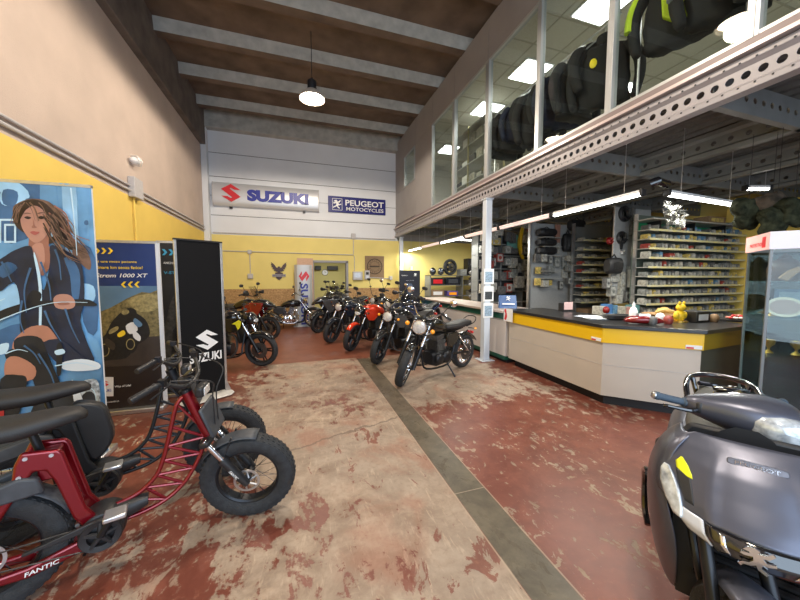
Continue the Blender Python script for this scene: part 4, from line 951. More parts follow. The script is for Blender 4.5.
# vertical bright strip pole in front of poster
# ================= FAT-TYRE E-BIKES =================
MRED=mat('metallic_red',(.22,.003,.010),.30,metal=.6,coat=.8); MBLK=mat('matt_black_frame',(.02,.022,.026),.35,metal=.4)
def make_ebike(name,label,loc,rz,frm,steer,seatm=SEATM,accent=None,group=None):
    t=thing(name,label,'electric bike',loc,rz,group)
    r=.295; FX,FZ=.70,r; RX=-.44
    cz=.30
    htT=Vector((.365,0,.91)); htB=Vector((.465,0,.625)); ax=(htT-htB).normalized()
    piv=htB
    ST=Matrix.Translation(piv)@Matrix.Rotation(R(steer),4,ax)@Matrix.Translation(-piv)
    def fatwheel(T,nm,ds):
        w=.10; ri=.195
        prof=[(ri,-.036),(ri+.03,-.056),(r-.035,-.058),(r-.014,-.048),(r-.004,-.026),(r,0),(r-.004,.026),(r-.014,.048),(r-.035,.058),(ri+.03,.056),(ri,.036)]
        tm=MB(T); tm.lathe(prof,ax=(0,1,0),n=48,closed=True)
        N=48
        for k in range(N):   # tread blocks
            a=2*PI*k/N
            for y,dx in ((-.036,.0),(.036,.0),(-.012,.065),(.012,.065)):
                aa=a+dx; rr=r-.003 if abs(y)<.02 else r-.013
                tm.box((math.cos(aa)*rr,y,math.sin(aa)*rr),(.010,.016,.016),rot=Matrix.Rotation(-aa,4,'Y'))
        wt=tm.build(nm,RUB,t)
        rm=MB(T); rm.lathe([(ri+.004,-.036),(ri-.006,-.036),(ri-.016,-.026),(ri-.018,.026),(ri-.006,.036),(ri+.004,.036)],ax=(0,1,0),n=48,closed=True)
        rm.lathe([(.001,-.05),(.022,-.05),(.028,-.045),(.022,-.03),(.02,.03),(.028,.045),(.022,.05),(.001,.05)],ax=(0,1,0),n=20)
        rm.build('rim',BLKM,wt)
        sp=MB(T)
        for k in range(28):
            a=2*PI*k/28; b=a+(.5 if k%2 else -.5); s=.045 if k%4<2 else -.045
            sp.cyl((math.cos(a)*.027,s,math.sin(a)*.027),(math.cos(b)*(ri-.014),s*.2,math.sin(b)*(ri-.014)),.0016,n=4)
        sp.build('spokes',BLKM,wt)
        dm=MB(T); y=-.058
        dm.lathe([(.066,y-.0015),(.08,y-.0015),(.08,y+.0015),(.066,y+.0015)],ax=(0,1,0),n=32,closed=True)
        for k in range(6):
            a=2*PI*k/6; dm.tube([(math.cos(a)*.02,y,math.sin(a)*.02),(math.cos(a+.5)*.068,y,math.sin(a+.5)*.068)],.006,5)
        dm.build('brake_disc',ALU,wt)
        return wt
    fatwheel(ST@Matrix.Translation((FX,0,FZ)),'front_wheel',-1); fatwheel(Matrix.Translation((RX,0,r)),'rear_wheel',-1)
    # fork
    def fk(q,y): 
        p=Vector((FX,0,FZ)).lerp(htB+Vector((.0,0,0)),q); return (p.x,y,p.z)
    for s in (-1,1):
        f=MB(ST); f.tube([fk(-.03,s*.075),fk(.12,s*.078),fk(.50,s*.078)],[.022,.026,.026],12,0); f.tube([fk(.5,s*.078),fk(.97,s*.078)],.018,12,1); f.cyl(fk(.49,s*.078),fk(.56,s*.078),.030,n=12,m=0)
        lg=f.build('fork_leg',[BLK,CHR if s<0 else CHR],t)
        if s<0:
            c=Vector(fk(.26,s*.078-.027)); d=(Vector(fk(.5,0))-Vector(fk(0,0))).normalized()
            text('lettering','FANTIC',WHT,.075,.018,ST@frame(c,d*-1,Vector((d.z,0,-d.x))*-1 if False else Vector((-d.z*-1,0,-d.x))),lg,.001,.02,.2)
    f=MB(ST); f.box(htB+Vector((.012,0,-.03)),(.06,.20,.04),rot=Matrix.Rotation(R(-19),4,'Y')); f.build('fork_crown',BLK,t,bevel=.012)
    # mudguard front
    rows=[]
    for i in range(11):
        a=R(78)+R(72)*i/10; rad=r+.02; w_=.058 if i<9 else .05
        rows.append([(FX+math.cos(a)*(rad-k*k*.012),k*w_,FZ+math.sin(a)*(rad-k*k*.012)) for k in (-1,-.7,0,.7,1)])
    MB(ST).grid(rows).build('front_mudguard',DGREY,t,solid=.004,ang=80)
    for s in (-1,1): MB(ST).tube([fk(.55,s*.06),(FX-.08,s*.05,FZ+r+.02)],.006,6).build('mudguard_stay',BLK,t)
    # head tube
    MB().cyl(htB-ax*.02,htT,.031,.031,20).build('head_tube',frm,t)
    MB().cyl(htT,htT+ax*.02,.034,n=20).build('headset_cap',BLKM,t); MB().cyl(htB-ax*.035,htB-ax*.02,.036,n=20).build('headset_cup',BLKM,t)
    # handlebar
    top=htT+ax*.07; b=MB(ST); b.cyl(htT+ax*.02,top+ax*.02,.018,n=12); b.box(top+Vector((.03,0,.01)),(.08,.045,.04)); b.build('stem',BLK,t,bevel=.008)
    hb=top+Vector((.06,0,.015))
    pts=[(hb.x-.13,-.34,hb.z+.055),(hb.x-.07,-.22,hb.z+.075),(hb.x,-.09,hb.z),(hb.x,.09,hb.z),(hb.x-.07,.22,hb.z+.075),(hb.x-.13,.34,hb.z+.055)]
    MB(ST).tube(spline(pts,5),.012,10).build('handlebar',BLK,t)
    for s in (-1,1):
        e=Vector(pts[0] if s<0 else pts[-1]); q=Vector(pts[1] if s<0 else pts[-2]); dd=(q-e).normalized()
        g=MB(ST); g.tube([e-dd*.005,e+dd*.003,e+dd*.11,e+dd*.125],[.016,.0185,.0175,.021],12); g.build('grip',BLK,t)
        l=MB(ST); l.box(e+dd*.16,(.035,.03,.035)); l.tube(spline([e+dd*.17+Vector((.03,0,0)),e+dd*.12+Vector((.055,0,-.005)),e+dd*.02+Vector((.065,0,-.012))],3),.005,6); l.build('brake_lever',BLKM,t,bevel=0)
        # cables
        MB(ST).tube(spline([e+dd*.17+Vector((.03,0,0)),hb+Vector((.14,s*.10,.03)),hb+Vector((.12,s*.03,-.10)),htB+Vector((.06,s*.03,.02))],6),.004,6).build('cable',BLK,t)
    MB(ST).box(hb+Vector((-.01,0,.045)),(.05,.085,.012),rot=Matrix.Rotation(R(-25),4,'Y')).build('display',BLKG,t,bevel=.004)
    b=MB(ST); b.box(hb+Vector((.05,0,-.07)),(.05,.10,.07)); hl_=b.build('headlamp',BLK,t,bevel=.015); MB(ST).box(hb+Vector((.078,0,-.07)),(.006,.08,.05)).build('lens',LENS,hl_,bevel=.004)
    # number plate style carrier panel in front
    MB(ST).box(Vector((.50,0,.74)),(.02,.20,.20),rot=Matrix.Rotation(R(-19),4,'Y')).build('front_panel',DGREY,t,bevel=.02)
    # truss frame, twin sides
    out=[(.458,.60),(.425,.50),(.39,.43),(.345,.36),(.28,.30),(.20,.262),(.10,.245),(.0,.24)]
    inn=[(.36,.895),(.315,.84),(.285,.72),(.262,.62),(.235,.52),(.20,.44),(.13,.375),(.04,.345),(-.03,.34)]
    for s in (0,):
        y=0
        b=MB(); O=spline([(x,y,z) for x,z in out],3); I=spline([(x,y,z) for x,z in inn],3)
        b.tube(O,.013,10); b.tube(I,.013,10)
        def at(L,q): 
            k=q*(len(L)-1); i=int(min(k,len(L)-2)); return L[i].lerp(L[i+1],k-i)
        qs=[(.26,.0),(.40,.14),(.50,.30),(.62,.46),(.72,.64),(.84,.80)]
        zz=[]
        for i,(qi,qo) in enumerate(qs):
            zz.append((at(I,qi),at(O,qo)))
            if i<5: zz.append((at(I,qs[i+1][0]),at(O,qo)))
        for p_,q_ in zz: b.tube([p_,q_],.009,8)
        b.tube([(.44,y,.66),at(I,.12)],.008,6)
        b.build('truss_side',frm,t)
    # rear frame plates
    P=[(-.29,.775),(-.165,.755),(-.15,.735),(-.085,.42),(-.04,.34),(-.10,.31),(-.135,.38),(-.19,.60),(-.215,.66),(-.255,.67),(-.40,.42),(-.47,.30),(-.485,.24),(-.44,.205),(-.30,.205),(-.12,.25),(-.02,.26),(.0,.22),(-.10,.185),(-.30,.15),(-.47,.17),(-.53,.22),(-.53,.27),(-.44,.43),(-.33,.62),(-.315,.72)]
    for s in (-1,1):
        b=MB(); b.prism(P,s*.050,s*.078,'xz'); pl=b.build('rear_frame_plate',frm,t,bevel=.012,seg=3)
        if s<0:
            text('lettering','FANTIC',WHT,.12,.022,frame((-.25,-.080,.183),(1,0,.10),(-.10,0,1)),pl,.001,.02,.2)
            bo=MB()
            for x,z in ((-.275,.745),(-.19,.735),(-.30,.66),(-.335,.60),(-.12,.34)): bo.cyl((x,-.077,z),(x,-.083,z),.009,n=10)
            bo.build('bolt_heads',ALU,pl)
    MB().bx(-.25,-.05,.60,-.17,.05,.74).build('seat_mount',frm,t,bevel=.01)
    # battery / side panels
    if frm is not MRED:
        b=MB(); b.prism(smoothpoly([(-.17,.80),(-.09,.78),(-.05,.66),(-.01,.52),(-.03,.42),(-.08,.40),(-.15,.66)] if frm is MRED else [(-.16,.80),(-.02,.76),(.02,.64),(.03,.52),(-.03,.42),(-.09,.42),(-.15,.66)],3),-.045,.045,'xz'); b.build('battery_cover',BLK,t,bevel=.015)
    b=MB(); b.prism([(-.24,.64),(-.22,.56),(-.36,.55),(-.62,.50),(-.64,.56),(-.44,.62),(-.30,.66)],-.09,-.05,'xz'); b.build('side_panel',DGREY,t,bevel=.012)
    b=MB(); b.prism([(-.24,.64),(-.22,.56),(-.36,.55),(-.62,.50),(-.64,.56),(-.44,.62),(-.30,.66)],.05,.09,'xz'); b.build('side_panel',DGREY,t,bevel=.012)
    # rear mudguard
    rows=[]
    for i in range(13):
        a=R(20)+R(125)*i/12; rad=r+.03
        rows.append([(RX+math.cos(a)*(rad-k*k*.015),k*.06,r+math.sin(a)*(rad-k*k*.015)) for k in (-1,-.7,0,.7,1)])
    MB().grid(rows).build('rear_mudguard',DGREY,t,solid=.004,ang=80)
    # seat
    MB().se([(-.07,0,.03,.885,.016),(-.10,0,.065,.895,.030),(-.17,0,.09,.895,.042),(-.30,0,.11,.880,.050),(-.45,0,.12,.885,.052),(-.58,0,.11,.905,.048),(-.66,0,.07,.92,.03)],n=22,e=2.6).build('seat',seatm,t,ang=80)
    MB().cyl((-.235,0,.70),(-.275,0,.87),.017,n=14).build('seat_post',BLKM,t)
    b=MB()
    for s in (-1,1): b.tube([(-.10,s*.03,.885),(-.20,s*.035,.86),(-.36,s*.035,.86),(-.46,s*.03,.88)],.005,6)
    b.build('seat_rails',ALU,t)
    # motor and drive on the right (-y)
    b=MB(); b.lathe([(.001,-.10),(.05,-.10),(.09,-.085),(.098,-.06),(.098,.05),(.085,.075),(.001,.08)],c=(-.03,0,cz-.03),ax=(0,1,0),n=32); b.se([(.02,0,.045,cz-.0,.05),(.10,0,.045,cz+.01,.045),(.16,0,.035,cz+.02,.03)],n=16); b.build('motor',BLK,t)
    b=MB(); b.lathe([(.055,-.125),(.082,-.13),(.088,-.12),(.088,-.112),(.055,-.112)],c=(-.03,0,cz-.03),ax=(0,1,0),n=40,closed=True)
    for k in range(5):
        a=2*PI*k/5+.3; b.tube([(-.03,-.12,cz-.03),(-.03+math.cos(a)*.07,-.12,cz-.03+math.sin(a)*.07)],[.016,.010],6)
    cr=b.build('chainring_guard',BLK,t)
    for s,a in ((-1,R(62)),(1,R(242))):
        b=MB(); e=Vector((-.03+math.cos(a)*.155,s*.145,cz-.03+math.sin(a)*.155)); b.tube([(-.03,s*.125,cz-.03),(-.03+math.cos(a)*.08,s*.14,cz-.03+math.sin(a)*.08),e],[.019,.015,.013],8); c_=b.build('crank_arm',BLKM,t)
        pb=MB(); pb.bx(e.x-.045,e.y+(.015 if s>0 else -.105),e.z-.012,e.x+.045,e.y+(.105 if s>0 else -.015),e.z+.012); 
        pb.build('pedal',ALU if s<0 else BLK,c_,bevel=.006)
    b=MB(); b.tube([(-.03,-.118,cz+.035),(RX,-.085,r+.04)],.004,5); b.tube([(-.05,-.118,cz-.095),(RX+.02,-.085,r-.05)],.004,5); b.tube([(RX,-.085,r-.05),(RX-.04,-.085,r-.02),(RX-.05,-.085,r+.01),(RX,-.085,r+.04)],.004,5); b.build('chain',STEEL,t)
    b=MB(); b.prism([(.0,cz+.04),(-.05,cz+.055),(-.30,cz+.01),(-.30,cz-.005),(-.06,cz+.015)],-.125,-.108,'xz'); b.build('chain_guard',BLK,t,bevel=.004)
    MB().tube([(-.08,.07,.22),(-.12,.12,.10),(-.15,.17,.01)],.010,8).build('kickstand',BLKM,t)
    return t
rb=make_ebike('electric_bike','fat tyred electric bike with metallic red truss frame, nearest the viewer',(-1.01,2.07,0),R(18),MRED,-26)
bb=make_ebike('electric_bike','fat tyred electric bike with black truss frame behind the red one',(-1.25,2.58,0),R(18),MBLK,-14)
# ================= COUNTERS =================
CREAM=mat('cream_laminate',(.52,.47,.41),.45,noise=.05,nscale=2); YLAM=mat('yellow_laminate',(.80,.50,.01),.35); TOPB=mat('black_worktop',(.02,.02,.022),.3,noise=.2,nscale=40); KICK=mat('black_plinth',(.01,.01,.011),.6); DGRN=mat('dark_green_trim',(.01,.085,.055),.4); WLAM=mat('off_white_laminate',(.60,.56,.54),.45); OLV=mat('olive_grey_laminate',(.065,.07,.055),.5); PTOP=mat('pinkish_worktop',(.50,.42,.38),.4,noise=.08)
# green-trimmed counter (long, along y)
gc=thing('service_counter','long white counter with dark green trim behind the parked motorcycles','counter',(3.62,4.95,0))
L=4.2
MB().bx(.06,0,.12,.72,L,.86).build('body',WLAM,gc); 
for k in (1.35,2.75): MB().bx(.052,k-.004,.12,.062,k+.004,.86).build('panel_joint',COND,gc)
MB().bx(.03,0,.83,.74,L,.95).build('trim_band',DGRN,gc,bevel=.004); MB().bx(-.03,-.0,.95,.80,L,.995).build('worktop',PTOP,gc,bevel=.006)
MB().bx(.05,0,.06,.70,L,.13).build('bottom_trim',DGRN,gc); MB().bx(.10,0,0,.66,L,.06).build('plinth',KICK,gc)
# yellow counter polygon: top edge points
P0=Vector((3.62,4.90)); P1=Vector((3.54,2.89)); P2=Vector((4.23,2.20)); P3=Vector((5.3,2.30))
Q0=Vector((4.45,4.90)); Q1=Vector((4.45,3.50)); Q2=Vector((4.72,3.25)); Q3=Vector((5.35,3.28))
ctr=Vector((4.2,3.3)); cc=thing('service_counter','angled cream reception counter with yellow band and black top','counter',(4.2,3.3,0))
def off(pts,d):
    out=[]; n=len(pts)
    for i,p in enumerate(pts):
        a=(pts[i]-pts[i-1]).normalized(); b_=(pts[(i+1)%n]-pts[i]).normalized()
        na=Vector((-a.y,a.x)); nb=Vector((-b_.y,b_.x)); m_=(na+nb); m_/=max(.3,m_.dot(na)); out.append(p+m_*d)
    return out
PL=[p-ctr for p in (P0,P1,P2,P3,Q3,Q2,Q1,Q0)]
def cprism(z0,z1,ins,nm,mt,bev=0,mm=None):
    b=MB(); b.prism([tuple(p) for p in off(PL,ins)],z0,z1,'xy'); 
    if mm:
        for k in mm: b.m[k]=1
    return b.build(nm,mt,cc,bevel=bev,smooth=False)
cprism(.13,.80,.055,'body',[CREAM,OLV],mm=[2])
cprism(.80,.985,.03,'yellow_band',[YLAM,mat('yellow_laminate_dark',(.30,.19,.01),.4)],.003,mm=[2])  # right-hand face of the band takes a darker tone of yellow
cprism(.985,1.03,0,'worktop',TOPB,.006)
cprism(0,.14,.14,'plinth',KICK)
pj=[p for p in off(PL,.052)]
for a,b_ in ((0,1),(1,2)):
    A_,B_=pj[a],pj[b_]; d_=(B_-A_)
    b=MB(); q0=A_+d_*.02; q1=B_-d_*.01
    b.tube([(q0.x,q0.y,.52),(q1.x,q1.y,.52)],.003,4); b.build('panel_joint',COND,cc)
for i,(a,b_) in enumerate(((1,0),(2,1))):
    A_=PL[a];B_=PL[b_]; d_=(B_-A_).normalized(); p=A_+d_*.10; n_=Vector((d_.y,-d_.x)); 
    if n_.dot(-A_)>0: n_=-n_
    c_=p+n_*(-.028)
    b=MB(frame((c_.x,c_.y,.83),(-d_.x,-d_.y,0),(0,0,1))); b.bx(-.07,-.02,-.003,.07,.022,.004,0); b.bx(-.065,-.018,.004,.0,.0,.0045,1); b.build('makers_plate',[PAPER,RED_T],cc)
t=thing('leaflet','white leaflet with a red figure taped at the left corner of the yellow counter','leaflet',(P0.x-.02,P0.y-.11,.93))
MB().bx(-.004,-.13,-.115,.0,.12,.115).build('sheet',PAPER,t); MB().prism(smoothpoly([(.10,-.08),(.07,.02),(.10,.06),(.09,.10),(.05,.10),(.04,.05),(.02,-.02),(.05,-.09)],2),-.006,-.004,'yz').build('picture',RED_T,t)

# ================= DISPLAY CABINET =================
CG=glassmat('cabinet_glass',(.84,.90,.88),k=.08); CFR=mat('cabinet_frame',(.16,.165,.165),.4,metal=.4); WSIGN=mat('lit_header_white',(.70,.70,.78),.5,emit=.12,ecol=(.85,.85,1)); PSIGN=mat('header_pink',(.75,.42,.40),.5,emit=.15)
c0=onZ(771.7,231.7,2.02); 
ca=math.atan2(-.62,.30); # front face runs right and towards the viewer
cb_=thing('display_cabinet','tall glass display cabinet with white lit header at the right edge','display cabinet',(c0.x,c0.y,0),R(-50))
CW,CDp=.75,.52
MB().bx(0,0,0,CW,CDp,.12).build('base',CFR,cb_,bevel=.004)
for x in (0,CW-.02):
    for y in (0,CDp-.02): MB().bx(x,y,.12,x+.02,y+.02,1.86).build('corner_post',CFR,cb_)
MB().bx(.012,.004,.12,CW-.012,.009,1.86).build('front_pane',CG,cb_,smooth=False); MB().bx(.004,.012,.12,.009,CDp-.012,1.86).build('side_pane',CG,cb_,smooth=False); MB().bx(CW-.009,.012,.12,CW-.004,CDp-.012,1.86).build('side_pane',CG,cb_,smooth=False)
MB().bx(.0,CDp-.01,.12,CW,CDp,1.86).build('back_pane',glassmat('shade_tint_glass',(.22,.24,.23),k=.1),cb_,smooth=False)  # pane tinted dark, putting the shaded cabinet interior into the glass colour
SH=(.50,.86,1.22,1.56)
for z in SH: MB().bx(.02,.02,z,CW-.02,CDp-.02,z+.008).build('glass_shelf',glassmat('shelf_glass',(.80,.90,.87),k=.15),cb_,smooth=False)
MB().bx(-.01,-.01,1.86,CW+.01,CDp+.01,2.02).build('header',WSIGN,cb_,bevel=.003)
MB().bx(-.014,-.008,1.862,-.011,CDp+.008,2.018).build('header_side',PSIGN,cb_); 
text('lettering','PROTECTION',RED_T,.30,.035,frame((-.015,.26,1.92),(0,-1,0),(0,0,1)),cb_,.001,.02)
MB().bx(-.016,.06,1.885,-.013,.13,1.985).build('header_logo',RED_T,cb_)
MC=Matrix.Translation(c0*1)@Matrix.Rotation(R(-50),4,'Z'); MC.translation.z=0
def incab(x,y,z): return MC@Vector((x,y,z))
WOODD=mat('carved_brown_wood',(.09,.035,.02),.5,noise=.4,nscale=30); SILP=mat('silver_plate',(.42,.33,.24),.3,metal=.5)
t=thing('carved_ornament','dark brown carved wooden ornament with stepped top on the upper cabinet shelf','ornament',incab(.17,.22,1.568),R(-50))
b=MB(); b.lathe([(.001,0),(.10,.0),(.11,.05),(.115,.12),(.10,.17),(.07,.2),(.04,.22),(.045,.235),(.02,.25),(.001,.27)],n=20); b.build('dome',WOODD,t); 
b=MB(); b.prism([(-.08,.03),(-.02,.0),(.06,.10),(.05,.14),(-.02,.10)],-.14,-.11,'xz'); b.build('bracket',mat('light_wood',(.35,.2,.1),.6),t,bevel=.01)
t=thing('silver_plate','large oval silver plate standing on a middle cabinet shelf','plate',incab(.17,.14,1.229),R(-50))
b=MB(Matrix.Rotation(R(-12),4,'X')); b.se([(-.008,0,.125,.10,.095),(0,0,.12,.10,.09)],axis='y',n=36,e=2); b.build('rim',SILP,t)
b=MB(Matrix.Rotation(R(-12),4,'X')); b.se([(-.012,0,.098,.10,.070),(-.008,0,.10,.10,.072)],axis='y',n=36,e=2); b.build('well',mat('plate_pinkish',(.42,.30,.29),.55,metal=0),t)
t=thing('framed_certificate','blue framed card leaning at the back of the cabinet behind the plate','picture',incab(.38,.40,1.232),R(-50))
MB().bx(-.2,0,0,.2,.015,.26).build('frame',mat('light_blue_card',(.07,.13,.24),.5),t); MB().bx(-.17,-.003,.03,.17,0,.23).build('card',mat('card_blue_white',(.25,.33,.42),.6),t)
t=thing('white_sail_figure','white triangular figure on the upper shelf of the cabinet','figure',incab(.56,.25,1.565),R(-50))
MB().prism([(-.08,0),(.09,0),(.07,.24)],-.02,.02,'xz').build('sail',WHT,t,bevel=.004); MB().bx(-.09,-.04,0,.10,.04,.015).build('foot',BLK,t)
GOLD=mat('gold_pot',(.55,.35,.08),.3,metal=.8)
for i,(x,z,la) in enumerate(((.12,1.232,'small gold cup left of the oval plate in cabinet'),(.12,.87,'small gold bowl on the third cabinet shelf'),(.30,.87,'small gold trophy beside the gold bowl in the cabinet'))):
    t=tag(MB().lathe([(.001,0),(.035,0),(.03,.01),(.01,.03),(.01,.05),(.04,.09),(.045,.13),(.04,.13),(.03,.09),(.001,.06)],c=(0,0,0),n=16).build('trophy_cup',GOLD),la,'cup'); t.location=incab(x,.25,z+.0)
t=thing('glass_bowl','wide pale glass dish on the lower cabinet shelf','bowl',incab(.30,.25,.509),0)
MB().lathe([(.001,0),(.07,0),(.015,.01),(.015,.12),(.16,.15),(.17,.16),(.14,.155),(.001,.14)],n=28).build('dish',glassmat('green_glass',(.65,.8,.76)),t)
t=thing('box','dark blue box standing at the right on the lower cabinet shelf','box',incab(.55,.25,.509),R(-50)); MB().bx(-.1,-.1,0,.1,.1,.30).build('carton',P_DBLUE,t,bevel=.003); MB().bx(-.08,-.103,.2,.08,-.1,.26).build('label',PAPER,t)
SCM=mat('metal_model',(.5,.5,.5),.25,metal=1)
rg=random.Random(4)
for i in range(12):
    b=MB(); 
    b.tube([(-.03,0,.02),(0,0,.05),(.03,0,.02)],.008,6); b.lathe([(.012,-.004),(.02,0),(.012,.004)],c=(-.03,0,.02),ax=(0,1,0),n=12); b.lathe([(.012,-.004),(.02,0),(.012,.004)],c=(.03,0,.02),ax=(0,1,0),n=12); b.cyl((0,-.02,.06),(0,.02,.06),.004)
    o=tag(b.build('miniature_motorcycle',SCM),'small silver miniature motorcycle on the bottom board of the cabinet','miniature','silver miniatures on the cabinet floor'); o.location=incab(.08+.11*(i%6),.10+.2*(i//6),.12); o.rotation_euler=(0,0,rg.uniform(0,3))

# ================= PARTS RACKS =================
RACK=mat('rack_grey',(.20,.21,.21),.5,metal=.2); SHM=mat('shelf_pale_metal',(.48,.48,.45),.4,metal=.2); 
def strip_mat():
    m=mat('shelf_price_strip',(.80,.68,.22),.5,col2=(.62,.62,.50),nscale=9); return m
STRIP=strip_mat()
def rack(name,label,loc,W,zs,dep=.30,rz=0,back=RACK,strip=STRIP,top=None,backz=(0,2.9)):
    t=thing(name,label,'rack',loc,rz)
    MB().bx(0,dep,backz[0],W,dep+.02,backz[1]).build('back_panel',back,t)
    for x in (0,W-.03): MB().bx(x,dep-.06,0,x+.03,dep,backz[1]).build('upright',ALU,t)
    for z in zs:
        s_=MB().bx(.0,.0,z-.012,W,dep,z).build('shelf',SHM,t); 
        if strip: MB().bx(.01,-.008,z-.022,W-.01,0,z+.014).build('price_strip',strip,s_)
    return t
BZ=[.80,.97,1.135,1.30,1.465,1.63,1.795,1.96,2.125,2.29,2.45]
BW=2.75; BX=5.85; BY=3.95
rack('bin_rack','long wall rack of small parts with yellow price strips behind the reception counter',(BX,BY,0),BW,BZ,.28,back=mat('rack_back_green_grey',(.10,.13,.11),.6),backz=(0,2.75))
b=MB().bx(BX,BY-.05,2.62,BX+BW-.3,BY+.30,2.64); tag(b.build('top_shelf',SHM),'wide bare metal shelf above the small parts rack','shelf')
for i in range(3): 
    o=tag(MB().prism([(0,0),(.26,0),(0,-.22)],-.01,.01,'yz').build('shelf_bracket',BLKM),'black bracket under the bare top shelf of the parts rack','bracket','brackets under the top shelf'); o.location=(BX+.3+.9*i,BY+.02,2.62)
tag(MB().bx(BX+.03,BY+.25,2.46,BX+BW-.1,BY+.27,2.60).build('green_sign_band',mat('bright_green',(.01,.25,.10),.5)),'green band along the top of the parts rack','band')
# packets
cols=[(.22,.23,.22),(.12,.12,.12),(.42,.40,.34),(.42,.41,.37),(.55,.42,.12),(.30,.05,.04),(.10,.22,.35)]
wts=[30,20,16,14,10,5,4]
names=['grey','black','beige','white','mustard','red','blue']
pm_=[mat('packet_'+n,c,.45,noise=.5,nscale=25) for n,c in zip(names,cols)]
ordn=['top','second','third','fourth','fifth','sixth','seventh','eighth','ninth','tenth','eleventh']
PKL=mat('packet_label',(.38,.37,.33),.5,noise=.5,nscale=30); PKD=mat('dull_card',(.42,.42,.39),.5,noise=.5,nscale=22)
proto=[]
for k in range(7):
    b=MB(); b.prism([(-.028,0),(.028,0),(.028,.075),(.012,.10),(-.012,.10),(-.028,.075)],-.07,.07,'xz',0); b.bx(-.02,-.072,.02,.02,-.07,.05,1)
    me=b.build('parts_packet',[pm_[k],PKL],bevel=0); proto.append(me)
used=[False]*7
rg=random.Random(11)
zr=list(reversed(BZ))
for r_,z in enumerate(zr):
    x=BX+.07
    while x<BX+BW-.08:
        k=rg.choices(range(7),wts)[0]
        if z>2.2 and rg.random()<.35: k=rg.choice([4,6,3])
        if rg.random()<.10: x+=.11; continue
        o=proto[k] if not used[k] else proto[k].copy()
        if used[k]: COL.objects.link(o)
        used[k]=True
        s=rg.uniform(.75,1.15); o.location=(x,BY+.10+rg.uniform(0,.03),z); o.scale=(rg.uniform(.9,1.5),1,s); o.rotation_euler=(0,0,rg.uniform(-.12,.12))
        if x>BX+2.1 and rg.random()<.0: pass
        tag(o,'small %s parts packet on the %s shelf of the long price stripped rack'%(names[k],ordn[r_]),'packet','packets on the %s shelf of the parts rack'%ordn[r_])
        x+=rg.uniform(.095,.13)
# yellow side wall to the right of the rack with deep shelves
YSW=YEL
struct(MB().bx(BX+BW+.02,1.2,0,BX+BW+.14,BY+.35,3.05).build('wall_yellow_side',YSW,smooth=False))
SX=BX+BW-.0
rk=thing('shelf_unit','narrow shelf unit on the yellow side wall right of the parts rack','shelf unit',(BX+BW+.02,2.35,0))
for z in (.30,.62,.95,1.20,1.45,1.72,2.0,2.25,2.55): MB().bx(-.32,-1.0,z-.012,-.005,1.3,z).build('shelf',SHM,rk)

k=0
for z,ly_ in ((.30,'bottom'),(.62,'next to bottom'),(.95,'lowest'),(1.20,'second lowest'),(1.45,'third lowest'),(1.72,'middle'),(2.0,'third highest'),(2.25,'second highest')):
    for y in (1.42,1.58,1.74,1.9,2.06,2.22,2.40,2.56,2.72,2.88,3.04,3.2,3.36,3.5):
        if rg.random()<.15: continue
        o=tag(MB().bx(-.08,-.065,0,.08,.065,rg.uniform(.10,.20)).build('boxed_part',pm_[rg.choice([0,1,1,2,0,5])],bevel=.003),'small box on the %s shelf at the yellow side wall'%ly_,'box','boxes on the %s side wall shelf'%ly_); o.location=(BX+BW-.2,y,z)
# ----- oblique grey panel with hanging goods between the racks -----
PGX=onY(612,250,4.45).x
gp=thing('pegboard','grey wall panel hung with round black goods left of the parts rack','panel',(PGX,4.45,1.12),0)
GP=mat('pegboard_grey',(.33,.34,.345),.5,noise=.08)
MB().bx(0,0,0,.98,.03,1.80).build('board',GP,gp); MB().bx(0,-.02,-1.12,.03,.03,1.82).build('upright',ALU,gp)
# ----- rack A (px 578-612) and goods wall -----
AX0=onY(579,250,5.6).x; AX1=onY(614,250,5.6).x
AZ=[1.05,1.22,1.39,1.56,1.73,1.90,2.07,2.24,2.45]
rack('bin_rack','narrower parts rack with pale yellow strips left of the grey hanging panel',(AX0,5.5,0),AX1-AX0+.25,AZ,.30,backz=(0,2.85))
for r_,z in enumerate(reversed(AZ)):
    x=AX0+.08
    while x<AX1:
        k=rg.choices(range(7),wts)[0]; o=proto[k].copy(); COL.objects.link(o); o.location=(x,5.62,z); o.scale=(1.5,1,rg.uniform(.5,.95)); o.rotation_euler=(0,0,0)
        tag(o,'small %s parts packet on the %s shelf of the narrower rack'%(names[k],ordn[r_]),'packet','packets on the %s shelf of the narrower rack'%ordn[r_]); x+=rg.uniform(.15,.22)
# grey goods wall px 533-578, y 5.9
wy=6.0
GX0=onY(530,250,wy).x; GX1=onY(581,250,wy).x
gw=thing('pegboard','grey wall panel behind the black bags and hanging packages','panel',(GX0,wy,0)); MB().bx(0,0,0,GX1-GX0+.1,.03,2.85).build('board',GP,gw)
MB().bx(-.03,-.03,0,.02,.04,2.85).build('upright',ALU,gw)
# left goods wall px 478-533, y 7.2
wy2=7.2
HX0=onY(478,250,wy2).x; HX1=onY(536,250,wy2).x
gw=thing('shelf_unit','dark tall shelf unit beyond the pale post with helmets and hanging goods','shelf unit',(HX0,wy2,0))
MB().bx(0,.30,0,HX1-HX0,.32,2.75).build('back_panel',mat('shelf_dark_back',(.07,.075,.075),.6,noise=.4,nscale=6),gw); 
for x in (0,.7,1.4): MB().bx(x,0,0,x+.03,.3,2.75).build('upright',RACK,gw)
for z in (.95,1.25,1.55,1.85,2.2,2.5): MB().bx(0,0,z-.015,HX1-HX0,.3,z).build('shelf',SHM,gw)
